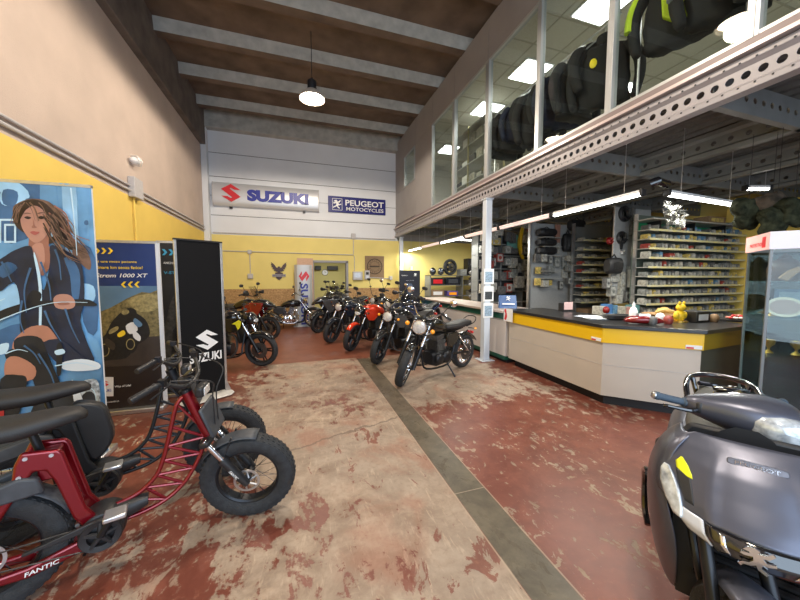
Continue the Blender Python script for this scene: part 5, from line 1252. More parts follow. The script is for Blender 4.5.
# end shelf unit at back wall px 420-475
EY=10.9
def hang(px,py,y,name,label,cat,fn,rz=0,grp=None):
    p=onY(px,py,y); o=fn(); o.location=p; o.rotation_euler=(0,0,rz); tag(o,label,cat,grp); return o
def pack(w,h,d=.04,c=1,lab=True):
    def f():
        b=MB(); b.bx(-w/2,-d,-h/2,w/2,0,h/2,0)
        if lab: b.bx(-w*.38,-d-.003,-h*.40,w*.38,-d,h*.40,1); b.lathe([(.001,0),(w*.25,0),(w*.25,.003),(.001,.003)],c=(0,-d-.003,0),ax=(0,-1,0),n=12,m=0)
        return b.build('hanging_package',[pm_[c],PKD if lab else pm_[c]],bevel=.003)
    return f
def roundg(r,m=BLK,tail=0):
    def f():
        b=MB(); b.lathe([(.001,0),(r*.4,0),(r*.5,.03),(r*.8,.05),(r,.03),(r,0)],ax=(0,-1,0),n=24)
        if tail: b.prism([(-r*.3,-r*.8),(r*.3,-r*.8),(r*.12,-r*1.7),(-r*.12,-r*1.7)],-.03,0,'xz')
        for k in range(6): b.cyl((math.cos(k)*r*.5,-.045,math.sin(k)*r*.5),(math.cos(k+1)*r*.85,-.05,math.sin(k+1)*r*.85),.012,n=6)
        return b.build('round_guard',m)
    return f
def bag(w,h,d=.2,m=BLK):
    def f():
        b=MB(); b.se([(-w/2,-d/2,d*.35,0,h*.35),(-w*.35,-d/2,d*.5,0,h*.5),(w*.35,-d/2,d*.5,0,h*.5),(w/2,-d/2,d*.35,0,h*.35)],n=18,e=3); b.tube([(-w*.2,-d/2,h*.45),(0,-d/2,h*.7),(w*.2,-d/2,h*.45)],.012,6); b.bx(-w*.3,-d-.01,-h*.2,w*.3,-d+.02,h*.15)
        return b.build('luggage_case',m)
    return f
# on oblique panel: choose y for each from the panel line
def onpanel(u,v,off_=.0): return onY(u,v,4.45-off_)
def hp(px,py,fn,label,cat):
    o=fn(); o.location=onpanel(px,py); tag(o,label,cat); return o
hp(624,214,roundg(.15),'upper round black guard hanging on the grey wall panel','guard')
hp(621,238,roundg(.125,tail=1),'lower round black guard with tapering tail on the grey wall panel','guard')
hp(631,222,pack(.08,.52,.05,1,False),'long narrow black pad hanging right of the round guards','pad')
hp(637,230,pack(.09,.34,.05,1,False),'short black pad hanging beside the parts rack upright','pad')
hp(609,241,roundg(.07,P_DRED),'round red disc hanging left of the black guards','disc')
hp(634,252,pack(.16,.20,.06,3),'pale package hanging below the short black pad','package')
hp(634,262,pack(.14,.16,.06,6),'blue package hanging low beside the parts rack','package')
hp(621,252,roundg(.05,ALU),'small silver ring hanging under the lower guard','ring')
hp(609,266,bag(.34,.30,.18),'large black bag hanging below the red disc','bag')
hp(620,285,pack(.13,.50,.06,2),'tall pale patterned roll standing under the black bag','roll')
hp(613,276,pack(.22,.22,.05,3),'white crumpled package right of the black bag bottom','package')
wb_=thing('wall_case','grey glazed wall case with small coloured goods beside the parts rack','case',onpanel(635,279,.10)-Vector((0,0,.16)),0)
MB().bx(-.12,-.0,0,.14,.06,.34).build('case',SHM,wb_); MB().bx(-.10,-.01,.02,.12,.0,.32).build('content',pm_[6],wb_)
G=[(553,213,.45,.30,'black soft bag with silver trim at the top of the grey goods wall'),(541,236,.40,.17,'upper black top case on the goods wall'),(541,246,.42,.18,'middle black top case on the goods wall'),]
hang(573,226,wy,'','long black top case hanging high on the right of the goods wall','case',bag(.42,.26,.2))
hang(543,233,wy-.05,'','upper of three black cases on the left of the goods wall','case',bag(.46,.17,.22)); hang(543,243,wy-.05,'','middle of three black cases on the left of the goods wall','case',bag(.46,.16,.22)); hang(543,251,wy-.05,'','lowest of three black cases on the left of the goods wall','case',bag(.48,.18,.22))
for z_,la in ((238,'upper'),(247,'middle'),(256,'lower'),(271,'fourth'),(278,'lowest')):
    p0=onY(536,z_,wy-.02); tag(MB().bx(0,-.26,-.012,.50,0,0).build('shelf_board',SHM),'%s short metal shelf on the left of the goods wall'%la,'shelf').location=p0
hang(565,243,wy-.02,'','black hanging backpack right of the three cases','backpack',bag(.26,.42,.14))
hang(557,234,wy-.04,'','pink brown leather cloth hanging between cases and backpack','cloth',pack(.14,.42,.03,5,False)).data.materials[0]=mat('leather_pink',(.35,.17,.12),.6)
hang(556,248,wy-.03,'','beige boxed package under the leather cloth','package',pack(.16,.26,.04,2)); hang(556,262,wy-.03,'','grey boxed package second under the leather cloth','package',pack(.15,.26,.04,0))
hang(563,262,wy-.02,'','narrow grey package in the middle of goods wall','package',pack(.13,.30,.04,0)); hang(571,258,wy-.03,'','white card package showing a black skull like glove','package',pack(.22,.34,.03,3)); hang(571,273,wy-.03,'','grey card package below the glove package','package',pack(.18,.18,.03,0))
hang(564,274,wy-.03,'','pale package low in the middle of goods wall','package',pack(.14,.20,.04,3)); hang(572,285,wy-.03,'','mustard package low on the goods wall','package',pack(.14,.24,.04,4)); hang(560,285,wy-.05,'','black package low on the goods wall','package',pack(.12,.20,.04,1))
# left goods
TQ=mat('turquoise_print',(.16,.42,.38),.4,noise=.4,nscale=5)
hang(512,244,wy2-.02,'','turquoise square poster on the far goods shelf','poster',lambda: MB().bx(-.17,-.02,-.24,.17,0,.24).build('turquoise_poster',TQ))
def fender():
    b=MB(); pts=spline([(.10,-.02,.50),(.02,-.05,.30),(-.03,-.06,.05),(.02,-.05,-.2),(.14,-.02,-.42)],6); b.tube(pts,[.05+.04*math.sin(PI*i/(len(pts)-1)) for i in range(len(pts))],10,flat=.5); return b.build('yellow_fender',mat('yellow_plastic',(.75,.52,.03),.3))
hang(519,245,wy2-.06,'','long yellow curved mudguard hanging on the goods wall','mudguard',fender)
hang(529,243,wy2-.02,'','white package with dark picture right of the yellow mudguard','package',pack(.22,.50,.04,3)); hang(522,268,wy2-.02,'','white jumbled package below the yellow mudguard','package',pack(.30,.26,.05,3)); hang(533,262,wy2-.02,'','grey package beside the shelf upright','package',pack(.15,.40,.05,0))
hang(493,242,wy2-.02,'','bright yellow green boxed goods on a shelf just right of the post','box',pack(.26,.18,.15,4)); hang(517,282,wy2-.1,'','white box with yellow top on the counter side shelf','box',pack(.24,.30,.15,3))
hm=[(500,222),(508,222)]
k=0
for (u,v,w_,h_,c_) in [(488,262,.2,.2,1),(497,258,.2,.22,5),(505,262,.18,.18,0),(490,275,.24,.2,1),(500,276,.2,.2,1),(509,275,.2,.16,0),(489,288,.22,.2,3),(499,290,.24,.2,1),(512,262,.16,.2,3),(528,282,.2,.16,1),(505,250,.18,.2,0),(496,232,.25,.2,2)]:
    hang(u,v,wy2-.05,'',('dark boxed part at %s of the far shelf unit'%['left shelf two','middle red edged place','middle shelf two','left shelf three','middle shelf three','right of middle shelf three','left shelf four','middle shelf four','below the turquoise poster','right side by the upright','upper middle shelf','topmost left shelf'][k]),'boxed part',pack(w_,h_,.14,c_,c_!=1)); k+=1
rx_=random.Random(21); cl_n=['grey','black','beige','white','mustard','red','blue']; where={}
for row,v in (('top',226),('second',238),('third',251),('fourth',263),('fifth',275),('lowest',288)):
    for k_,u in enumerate((482,487,492,507,511,524,528,532)):
        c_=rx_.choice([0,1,1,0,2,3,5]); o=pack(rx_.uniform(.12,.24),rx_.uniform(.14,.26),rx_.uniform(.06,.14),c_,rx_.random()<.35)(); o.location=onY(u+rx_.uniform(-1,1),v+rx_.uniform(-2,2),wy2-.04-.03*(k_%3))
        tag(o,'small %s boxed part in the %s crowded row of the far shelf unit'%(cl_n[c_],row),'boxed part','boxed parts of the far shelf unit, %s row, %s'%(row,cl_n[c_]))
for row,v in (('upper',258),('middle',270),('lower',282)):
    for k_,u in enumerate((537,543,549,567,576)):
        c_=rx_.choice([0,1,2,3,4,1]); o=pack(rx_.uniform(.10,.18),rx_.uniform(.12,.22),rx_.uniform(.05,.10),c_,rx_.random()<.4)(); o.location=onY(u+rx_.uniform(-1,1),v+rx_.uniform(-2,2),wy-.10-.03*(k_%2))
        tag(o,'small %s hanging packet in the %s row of the grey goods wall'%(cl_n[c_],row),'packet','hanging packets of the goods wall, %s row, %s'%(row,cl_n[c_]))
for u,v,c_,w_,h_ in ((609,291,0,.14,.2),(615,299,3,.16,.16),(624,296,1,.2,.22),(631,300,5,.16,.14),(604,283,1,.1,.2),(628,270,0,.12,.14)):
    hp(u,v,pack(w_,h_,.09,c_,True),'%s boxed part at %s of the grey wall panel foot'%(cl_n[c_],{609:'the left',615:'the middle left',624:'the centre',631:'the right',604:'the far left edge',628:'the upper right'}[u]),'boxed part')
# shelf behind reception counter below the racks: low bench
lb=thing('back_bench','low dark bench with shelf behind the reception counter','bench',(4.80,3.88,0))
MB().bx(0,0,.88,1.0,.45,.92).build('bench_top',SHM,lb); MB().bx(0,.40,0,1.0,.45,.88).build('bench_back',BLKM,lb); MB().bx(0,0,.50,1.0,.45,.53).build('lower_shelf',SHM,lb); MB().bx(0,0,0,.04,.45,.88).build('bench_side',BLKM,lb); MB().bx(.96,0,0,1.0,.45,.88).build('bench_side',BLKM,lb)
def inbench(x,w_,h_,la,m,z=.92,d_=.14):
    o=tag(MB().bx(-w_/2,-d_/2,0,w_/2,d_/2,h_).build('boxed_part',m,bevel=.004),la,'box'); o.location=(4.80+.05+x*.62,4.1,z); o.scale=(.8,1,.75)
inbench(.15,.20,.26,'white and red box at the left end of the back bench',pm_[3]); inbench(.42,.14,.30,'blue box on the back bench right of the white and red one',mat('box_blue',(.05,.15,.35),.5)); inbench(.62,.12,.28,'pale blue box on the back bench, second blue one',pm_[6]); inbench(.88,.26,.24,'beige package in the middle of the back bench',pm_[2]); inbench(1.15,.20,.22,'pink package on the back bench',mat('box_pink',(.5,.25,.22),.5)); inbench(1.42,.22,.26,'teal box at the right end of the back bench',TEAL)
t=thing('carton_box','brown carton box standing in the lowest open field of the narrower rack','box',(AX0+.45,5.55,.50)) ; MB().bx(-.3,-.12,0,.35,.2,.40).build('carton',KR,t,bevel=.004); MB().bx(-.04,-.123,0,.02,-.12,.40).build('tape',pm_[2],t)
MB().bx(.02,.0,.49,AX1-AX0+.2,.3,.50).build('lower_shelf',SHM,[o for o in bpy.data.objects if o.get('label','').startswith('narrower parts')][0])

# ================= BACK WALL GOODS UNDER THE MEZZANINE (px 420-478) =================
bk=thing('shelf_unit','low dark open shelf unit with helmets before the yellow wall under the mezzanine','shelf unit',(4.45,10.3,0))
for z in (.35,.95,1.35,1.70): MB().bx(0,0,z-.02,2.6,.5,z).build('shelf',RACK,bk)
for x in (0,1.28,2.57): MB().bx(x,0,0,x+.03,.5,1.70 if x<2 else 1.95).build('upright',RACK,bk)
def helmet(la,x,m,z=1.70):
    t=thing('helmet',la,'helmet',(4.45+x,10.5,z),R(-110))
    b=MB(); b.sph((0,0,.14),(.14,.12,.14),18,11); b.build('shell',m,t); MB().se([(.05,0,.11,.15,.05),(.10,0,.095,.15,.045),(.135,0,.05,.15,.035)],n=14).build('visor',BLKG,t)
helmet('black helmet at the left end on top of the low shelf unit',.18,P_BLK); helmet('dark grey helmet, second on top of the low shelf unit',.50,P_GRY)
t=thing('spare_wheel','large black tyre standing on top of the low shelf unit','wheel',(5.35,10.55,1.70+.30)); 
wheel(t,Matrix.Translation((0,0,0))@Matrix.Rotation(R(12),4,'Z'),.30,.14,'cast',0,BLKM,'tyre')
def bx_(name,la,cat,x,y,z,w,d_,h,m,extra=None):
    t=thing(name,la,cat,(x,y,z)); MB().bx(-w/2,-d_/2,0,w/2,d_/2,h).build('case',m,t,bevel=.006)
    if extra: MB().bx(-w*.35,-d_/2-.004,h*.2,w*.35,-d_/2,h*.75).build('label',extra,t)
    return t
bx_('carton_box','brown carton under the helmets on the low shelf unit','box',4.75,10.5,.95,.5,.4,.22,KR,PAPER)
bx_('display_box','red and black display box above the brown carton','box',4.75,10.5,1.35,.5,.4,.26,BLK,RED_T)
bx_('carton_box','violet blue box with orange label right of the brown carton','box',5.35,10.5,.95,.42,.4,.18,mat('violet_box',(.10,.07,.30),.5),ORG)
bx_('tool_case','dark blue ribbed tool case in the middle of the low shelf unit','case',5.36,10.5,1.35,.55,.4,.28,P_DBLUE,DGREY)
bx_('carton_box','white box low on the right part of the low shelf unit','box',6.3,10.5,.95,.4,.4,.2,pm_[3],pm_[6])
bx_('storage_tray','dark tray with spare parts on the right part of the low shelf unit','tray',6.3,10.5,1.35,.6,.4,.18,pm_[1],pm_[0])
bx_('gas_heater','tall black louvred heater standing on the right end of the low shelf unit','heater',6.15,10.5,1.70,.36,.34,.62,BLKM,BLK)
bx_('grey_crate','small grey crate on top of the low shelf unit between tyre and heater','crate',5.78,10.45,1.70,.26,.3,.22,RACK,pm_[0])
# row of hanging exhausts at the shelf end near the post (px 470-482)
for i in range(7):
    z=onY(474,262+i*6,8.2).z; x=onY(474,262,8.2).x
    o=tag(MB().cyl((-.16,0,-.10),(.14,0,.05),.045,.055,14).build('exhaust_silencer',ALU if i%2 else BLKM),'slanting silencer, %s from the top in the stack left of the post'%ordn[i],'silencer'); o.location=(x+.02,8.2,z-.05)
hr=thing('silencer_rack','upright rack holding slanting silencers left of the pale post','rack',(onY(474,262,8.2).x,8.30,0)); MB().bx(-.02,0,0,.02,.03,2.75).build('pole',BLKM,hr); MB().bx(-.3,-.2,0,.3,.2,.02).build('foot',BLKM,hr); MB().bx(.05,.04,0,.35,.06,2.7).build('board',mat('rack_board',(.05,.06,.05),.6),hr)

# ================= THINGS ON THE COUNTERS =================
def oncounter(px,py,z=1.031): 
    p=onZ(px,py,z); return p
p=oncounter(513,309,1.0)
t=thing('display_stand','blue leaflet display with white lion emblem on the green counter by the reception top','display',(4.0,5.35,.996),R(-25))
CB=mat('cobalt_blue',(.02,.09,.28),.4)
MB().prism([(-.09,0),(.09,0),(.05,.24),(.02,.26)],-.17,.17,'yz').build('box',CB,t,bevel=.005)
lion('lion_emblem',WHT,.09,frame((0,-.075,.20),(1,0,0),(0,.35,1)),t,.002); MB(frame((0,-.098,.09),(1,0,0),(0,.25,1))).bx(-.12,-.012,0,.12,.012,.002).build('stripe',PAPER,t)
def cob(name,la,cat,px,py,fn,z=1.031,rz=0,sub=None):
    t=thing(name,la,cat,oncounter(px,py,z),rz); fn(t); return t
def papers(t):
    rg2=random.Random(3)
    for i in range(6): 
        b=MB(Matrix.Translation((0,0,.002+i*.0028))@Matrix.Rotation(rg2.uniform(-.7,.7),4,'Z')); b.bx(-.13,-.19,0,.13,.19,.0016); b.build('sheet',PAPER if i%2 else mat('paper_blueish',(.55,.62,.72),.6),t)
cob('paper_stack','spread white and bluish papers on the black counter top','papers',592,318,papers)
def pinkp(t): MB().bx(-.14,-.05,0,.14,.05,.14).build('holder',BLK,t); MB().bx(-.12,-.06,.03,.06,-.05,.16).build('card',mat('pink_card',(.65,.45,.45),.5),t)
cob('card_holder','black card holder with pink cards on the far black counter top','card holder',567,311,pinkp)
def bottle(t): MB().lathe([(.001,0),(.045,0),(.05,.02),(.05,.12),(.035,.16),(.015,.18),(.001,.18)],n=20).build('bottle_body',WHT,t); MB().lathe([(.018,.18),(.018,.22),(.008,.225),(.008,.25),(.001,.25)],n=14).build('pump',WHT,t)
cob('pump_bottle','white pump bottle on the black counter','bottle',633,320,bottle)
def tray(t): MB().se([(0,0,.20,0,.14),(.04,0,.23,0,.16)],axis='z',n=28).build('tray',BLK,t); 
def tr2(name,la,px,py,m,h=.05,w=.2,d_=.13):
    t=thing(name,la,'tray',oncounter(px,py)); b=MB(); b.se([(0,0,w*.85,0,d_*.85),(h*.2,0,w,0,d_),(h,0,w*1.02,0,d_*1.02),(h*.8,0,w*.9,0,d_*.9)],axis='z',n=28,e=2.2); b.build('dish',m,t); return t
tr2('black_tray','black oval tray left of the pump bottle',617,319,BLK,.06,.22,.12)
def redcar(t):
    MB().se([(-.20,0,.03,.04,.02),(-.15,0,.08,.05,.04),(0,0,.10,.06,.055),(.14,0,.08,.05,.04),(.20,0,.04,.04,.02)],n=18).build('shell',P_DRED,t); MB().se([(-.06,0,.05,.10,.03),(.06,0,.05,.10,.03)],n=12).build('glass_top',ALU,t)
cob('model_car','glossy red model car on the counter edge','model car',643,324,redcar,rz=R(-35))
def basket(t):
    MB().lathe([(.001,0),(.20,0),(.26,.06),(.25,.06),(.19,.01),(.001,.01)],n=28).build('basket',mat('wicker',(.38,.22,.10),.7,noise=.4,nscale=60),t)
    for (x,y,a) in ((-.08,0,0),(.08,.02,1),(0,-.05,2)): MB(Matrix.Translation((x,y,.06))@Matrix.Rotation(a,4,'Z')).se([(-.10,0,.01,.03,.01),(-.03,0,.04,.04,.03),(.06,0,.05,.05,.04),(.12,0,.02,.06,.02)],n=12).build('dried_fruit',mat('ochre_fruit',(.50,.33,.10),.6,noise=.2),t)
cob('wicker_basket','flat wicker basket with ochre fruits on the counter','basket',664,318,basket)
def ytoy(t):
    Y_=mat('toy_yellow',(.75,.50,.02),.4)
    MB().sph((0,0,.08),(.07,.06,.08)).build('body',Y_,t); MB().sph((0,-.01,.19),(.06,.05,.05)).build('head',Y_,t)
    for s in (-1,1): MB().sph((s*.075,-.01,.09),(.03,.03,.05)).build('arm',Y_,t); MB().sph((s*.04,-.02,.245),(.018,.015,.025)).build('ear',Y_,t)
    MB().lathe([(.001,0),(.09,0),(.09,.02),(.001,.02)],n=18).build('foot',GOLD,t)
cob('yellow_figurine','plain yellow seated figurine on the reception counter','figurine',679,322,ytoy)
def term(t):
    MB().prism([(-.06,0),(.06,0),(.06,.03),(-.06,.08)],-.05,.05,'yz').build('terminal',WHT,t,bevel=.008); MB(frame((0,-.0,.062),(1,0,0),(0,.9,-.38))).bx(-.035,-.03,0,.035,.03,.003).build('screen',BLK,t)
cob('card_terminal','white card payment terminal near the right end of the counter','terminal',700,321,term,rz=R(20))
bx_('printer','black printer behind the card terminal on the counter','printer',4.93,2.72,1.031,.26,.2,.14,BLK,PAPER)
for i,(px,py,m,la) in enumerate(((652,325,pm_[1],'small black round pot right of the red model car'),(668,324,pm_[5],'dark red round pot beside the yellow figurine'),(660,321,WHT,'small white figurine between the basket and the yellow one'),(714,322,KR,'brown round pot before the plate of red sweets'),(606,313,P_DRED,'small red object beyond the black tray'))):
    p=oncounter(px,py); o=tag(MB().lathe([(.001,0),(.035,0),(.05,.03),(.05,.07),(.03,.10),(.001,.11)],n=18).build('small_pot',m),la,'pot'); o.location=p
pl=tr2('sweets_plate','dark plate heaped with red wrapped sweets at the right end of the counter',737,321,BLK,.03,.24,.16)
rg3=random.Random(9); sw=[mat('sweet_red',(.5,.03,.03),.3),mat('sweet_white',(.7,.6,.55),.4),mat('sweet_pink',(.6,.25,.2),.4)]
base=pl.location
for i in range(16):
    a=rg3.uniform(0,6.28); r_=rg3.uniform(.02,.15); o=tag(MB().sph((0,0,.018),(.035,.02,.018),10,6).build('wrapped_sweet',sw[i%3]),'%s wrapped sweet heaped on the dark plate'%('red','white','pink')[i%3],'sweet','sweets on the plate'); o.location=(base.x+math.cos(a)*r_,base.y+math.sin(a)*r_*.6,base.z+.03+(.02 if r_<.08 else 0)); o.rotation_euler=(0,0,a)
# clear plastic bag hanging from the lamp and dark garments top right
PB=glassmat('plastic_film',(.86,.86,.84),rough=.45,k=.06)
def film():
    b=MB(); rg4=random.Random(5); rows=[]
    for i in range(8): rows.append([(j*.10+rg4.uniform(-.02,.02),rg4.uniform(-.05,.05),-.04*i*(1 if j%3 else .5)-.0+rg4.uniform(-.015,.015)) for j in range(10)])
    b.grid(rows); return b.build('plastic_film',PB,solid=.002)
o=film(); tag(o,'crumpled clear plastic film hanging below the crossing lit tube light','plastic film'); o.location=(4.2,2.66,2.52); o.rotation_euler=(0,0,R(20))
CAM=[mat('camo_dark',(.008,.010,.006),.95,spec=.1,col2=(.035,.04,.024),nscale=14),mat('camo_tan',(.10,.075,.055),.95,spec=.1,col2=(.03,.025,.018),nscale=10)]
# ================= JACKETS =================
def jacket(name,label,cat,loc,rz,base,acc=None,style=0,group=None,sc=1,parent_none=True):
    t=thing(name,label,cat,loc,rz,group); t.scale=(sc,sc,sc)
    # local: hangs from z=0 down, shoulders along x
    b=MB(); b.se([(-.03,0,.09,0,.04),(-.08,0,.19,0,.06),(-.20,0,.24,0,.085),(-.45,0,.22,.0,.08),(-.66,0,.24,0,.09),(-.70,0,.23,0,.08)],axis='z',n=22,e=2.6)
    o_=b.build('body',base,t,ang=80,sub=1); tx_=bpy.data.textures.get('folds') or bpy.data.textures.new('folds','CLOUDS'); tx_.noise_scale=.16; dm=o_.modifiers.new('folds','DISPLACE'); dm.texture=tx_; dm.strength=.09; dm.mid_level=.5; dm.texture_coords='GLOBAL'
    for s in (-1,1):
        pts=spline([(s*.20,0,-.10),(s*.29,-.01,-.25),(s*.31,-.03,-.45),(s*.27,-.07,-.68)],4)
        MB().tube(pts,[.07,.075,.072,.07,.066,.063,.062,.06,.058,.056,.052,.05,.04][:len(pts)],12,flat=.8).build('sleeve',base,t,ang=80)
        if acc:
            q=[p+Vector((s*.035,-.045,0)) for p in pts[2:9]]; MB().tube(q,[.03]*len(q),8).build('sleeve_stripe',acc,t)
    MB().lathe([(.07,-.06),(.085,0),(.08,.03),(.07,.03),(.06,-.04)],n=18,closed=True).build('collar',base,t)
    if acc: MB().se([(-.12,-.07,.10,0,.06),(-.30,-.075,.11,0,.06),(-.34,-.07,.08,0,.05)],axis='z',n=14) and None
    if acc and style==1:
        b=MB(); b.prism([(-.13,-.10),(.15,-.10),(.17,-.40),(.05,-.60),(-.10,-.46)],-.125,-.07,'xz'); b.build('chest_patch',acc,t,bevel=.01)
    MB().tube(spline([(-.17,0,-.03),(0,0,.05),(.17,0,-.03)],3)+[],.008,6).build('hanger',ALU,t); 
    MB().tube(spline([(0,0,.05),(0,0,.11),(.03,0,.14),(.05,0,.11)],3),.004,5).build('hanger_hook',ALU,t)
    return t
JB=mat('jacket_black',(.006,.0065,.008),.85,noise=.5,nscale=6,bump=.6,bscale=12); JN=mat('jacket_navy',(.006,.011,.035),.8,noise=.4,nscale=6,bump=.6,bscale=12); JG=mat('jacket_charcoal',(.014,.014,.016),.85,noise=.5,nscale=6,bump=.6,bscale=12); NEON=mat('neon_yellow_cloth',(.45,.60,.02),.7); GRYS=mat('grey_stripe',(.25,.28,.30),.6)
def rail(y0,y1,zb,la):
    r=thing('clothes_rail',la,'clothes rail',(3.95,y0,3.50)); H_=zb-3.50; n=3
    MB().tube([(0,-.1,H_),(0,y1-y0+.1,H_)],.014,8).build('rail_bar',ALU,r)
    for k in range(n): y=(y1-y0+.1)*k/(n-1)-.05; MB().tube([(0,y,0),(0,y,H_)],.014,8).build('upright',ALU,r); MB().tube([(-.2,y,.012),(.2,y,.012)],.012,6).build('foot',ALU,r)
rail(3.25,5.75,4.93,'clothes rail holding the close packed dark jackets of the upper room'); rail(1.0,2.85,5.12,'clothes rail holding the neon striped jacket in the upper room')
rgj=random.Random(2)
G1='dark riding jackets on the upper rail'
y=3.36; i=0; SC=1.25
desc=['black','black','charcoal','navy','black','charcoal','black','navy','black','black','charcoal']
proto_j={}
while y<5.7:
    c_=desc[i%11]; m={'black':JB,'navy':JN,'charcoal':JG}[c_]
    rz=R(rgj.uniform(-38,8)); z=4.93-.14*SC
    lab='%s riding jacket in the close packed row on the upper rail'%c_
    if i==0:
        o=jacket('riding_jacket','black riding jacket with small yellow badge, nearest of the close packed row','jacket',(3.95,y,z),R(-50),JB,None,0,None,SC); MB().sph((-.10,-.10,-.26),(.035,.012,.05),8,6).build('badge',mat('badge_yellow',(.8,.65,.02),.5),o)
    elif c_ not in proto_j: o=jacket('riding_jacket',lab,'jacket',(3.95,y,z),rz,m,None,0,G1+', %s'%c_,SC); proto_j[c_]=o
    else:
        o=copy_tree(proto_j[c_]); o.location=(3.95,y,z); o.rotation_euler=(0,0,rz)
    if i>0: tag(o,lab,'jacket',G1+', %s'%c_); o.scale=(SC*rgj.uniform(.85,1.1),SC,SC*rgj.uniform(.78,1.05)); o.location.z=4.93-.14*o.scale[2]
    y+=.24; i+=1
z=5.12-.175
jacket('riding_jacket','black riding jacket with neon yellow chest and pale sleeve stripes behind the nearer glass','jacket',(3.93,2.48,z),R(-62),JB,NEON,1,None,SC)
jacket('riding_jacket','black riding jacket with grey sleeve stripes beside the neon one','jacket',(3.98,2.10,z),R(-50),JB,GRYS,0,None,SC)
jacket('riding_jacket','plain charcoal riding jacket right of the grey striped one','jacket',(3.98,1.75,z),R(-40),JG,None,0,None,SC)
jacket('riding_jacket','plain black riding jacket at the right edge of the picture behind glass','jacket',(3.95,1.30,z),R(-55),JB,None,0,None,SC)
# shelf with goods behind the two farthest big windows
us=thing('shelf_unit','pale metal shelf unit behind the second and third upper window','shelf unit',(4.1,6.3,3.50))
for z in (.05,.5,.95,1.4,1.8): MB().bx(0,0,z-.02,.45,1.8,z).build('shelf',SHM,us)
for y_ in (0,.88,1.77):
    for x_ in (0,.42): MB().bx(x_,y_,0,x_+.03,y_+.03,1.85).build('upright',mat('brassy_upright',(.45,.40,.22),.4,metal=.5),us)
rgk=random.Random(8); z_n=['bottom','second','third','fourth']
for zi,z in enumerate((.05,.5,.95,1.4)):
    for k in range(5):
        w_=rgk.uniform(.10,.15); h_=rgk.uniform(.15,.32); m=rgk.choice([WHT,pm_[1],pm_[3],pm_[2],DGREY])
        o=tag(MB().bx(-.12,-w_,0,.12,w_,h_).build('boxed_item',m,bevel=.01),'box standing %s from the left on the %s shelf of the upper room shelf unit'%(['first','second','third','fourth','fifth'][4-k],z_n[zi]),'box'); o.location=(4.1+.22,6.3+.2+.34*k,3.50+z)
# ================= dark garments and nets top right under the mezzanine =================
for i,(px,py,zz,m,la) in enumerate(((748,212,2.30,CAM[0],'dark camouflage garment hanging at the top right, leftmost'),(772,206,2.35,CAM[1],'tan brown bundle hanging at the top right under the mezzanine'),(794,210,2.28,CAM[0],'dark green garment hanging above the display cabinet'),(776,219,2.20,CAM[0],'dark green folded garment just above the cabinet header'))):
    q=onZ(px,py,zz); b=MB(); b.se([(.20,0,.10,0,.06),(.14,.02,.34,0,.16),(.05,-.06,.40,0,.15),(-.10,.05,.30,0,.12),(-.20,-.05,.26,0,.10),(-.30,.10,.12,0,.05)],axis='z',n=18,e=2.3); o=b.build('hanging_garment',m,ang=80,sub=2); dm=o.modifiers.new('folds','DISPLACE'); dm.texture=bpy.data.textures['folds']; dm.strength=.22; dm.texture_coords='GLOBAL'; o.scale=(.62,.62,.62); o=tag(o,la,'garment'); o.location=q
    MB().tube([(0,0,.18),(0,0,(3.1-q.z)/.62)],.004,5).build('hanging_string',BLK,o)
hs=tag(MB().bx(7.6,2.6,2.58,8.5,3.0,2.60).build('high_shelf',SHM),'high pale shelf above the yellow side wall at the right','shelf')
bx_('carton_box','dark box on the high shelf at the right','box',8.0,2.8,2.601,.55,.35,.26,pm_[1],pm_[0])
bx_('carton_box','brown carton on the bare shelf above the parts rack','box',7.6,4.05,2.641,.5,.25,.12,KR,pm_[4])
# ================= MAXI-WHEEL SCOOTER IN THE FOREGROUND =================
SGR=mat('scooter_matt_graphite',(.105,.112,.150),.33,metal=.55,noise=.05,nscale=3); SBLK=mat('scooter_piano_black',(.008,.008,.01),.08,coat=1); SDK=mat('scooter_dark_plastic',(.018,.019,.022),.5); SEATO=mat('scooter_seat_olive',(.050,.048,.040),.6,bump=.2,bscale=150)
LNW=mat('clear_lens_white',(.62,.68,.76),.12,metal=.2,coat=1,noise=.6,nscale=28); NEY=mat('neon_sticker',(.75,.80,.02),.4,emit=0); BGRIP=mat('blue_grey_rubber',(.05,.08,.12),.6,bump=.4,bscale=300); LSW=mat('white_side_lens',(.62,.66,.74),.15,coat=1)
st=thing('scooter','large matt graphite scooter with yellow stickers and lion emblem in the right foreground','scooter',(1.90,.85,0),-2.60)
ROWS=[(.975,.350,.160,.015),(.96,.370,.190,.035),(.93,.405,.220,.060),(.88,.455,.250,.09),(.82,.505,.268,.12),(.77,.550,.272,.145),(.735,.578,.262,.155),(.70,.600,.245,.155),(.665,.592,.228,.15)]
def rowat(z):
    for a,b in zip(ROWS[:-1],ROWS[1:]):
        if a[0]>=z>=b[0]:
            q=(a[0]-z)/(a[0]-b[0]); return [a[i]+(b[i]-a[i])*q for i in range(4)]
    return list(ROWS[0] if z>ROWS[0][0] else ROWS[-1])
def hs(y,z,o=0):
    _,xc,w,k=rowat(z); u=abs(y)/w; x=xc-k*u**2.2
    x+=.010*math.exp(-((abs(y)-.45*w)/.018)**2)*min(1,max(0,(.94-z)/.1))   # raised crease lines
    return (x+o,y*(1+o*.5),z)
def patch(name,rows,mt,o=.004,parent=st,sub=6,solid=.006):
    """rows: list of (z,y0,y1)"""
    R_=[]
    for i in range(len(rows)-1):
        for j in range(4):
            q=j/4; z,a,b=[rows[i][k]+(rows[i+1][k]-rows[i][k])*q for k in range(3)]
            R_.append([hs(a+(b-a)*t/sub,z,o) for t in range(sub+1)])
    z,a,b=rows[-1]; R_.append([hs(a+(b-a)*t/sub,z,o) for t in range(sub+1)])
    return MB().grid(R_).build(name,mt,parent,solid=solid,ang=60)
hr_=[]
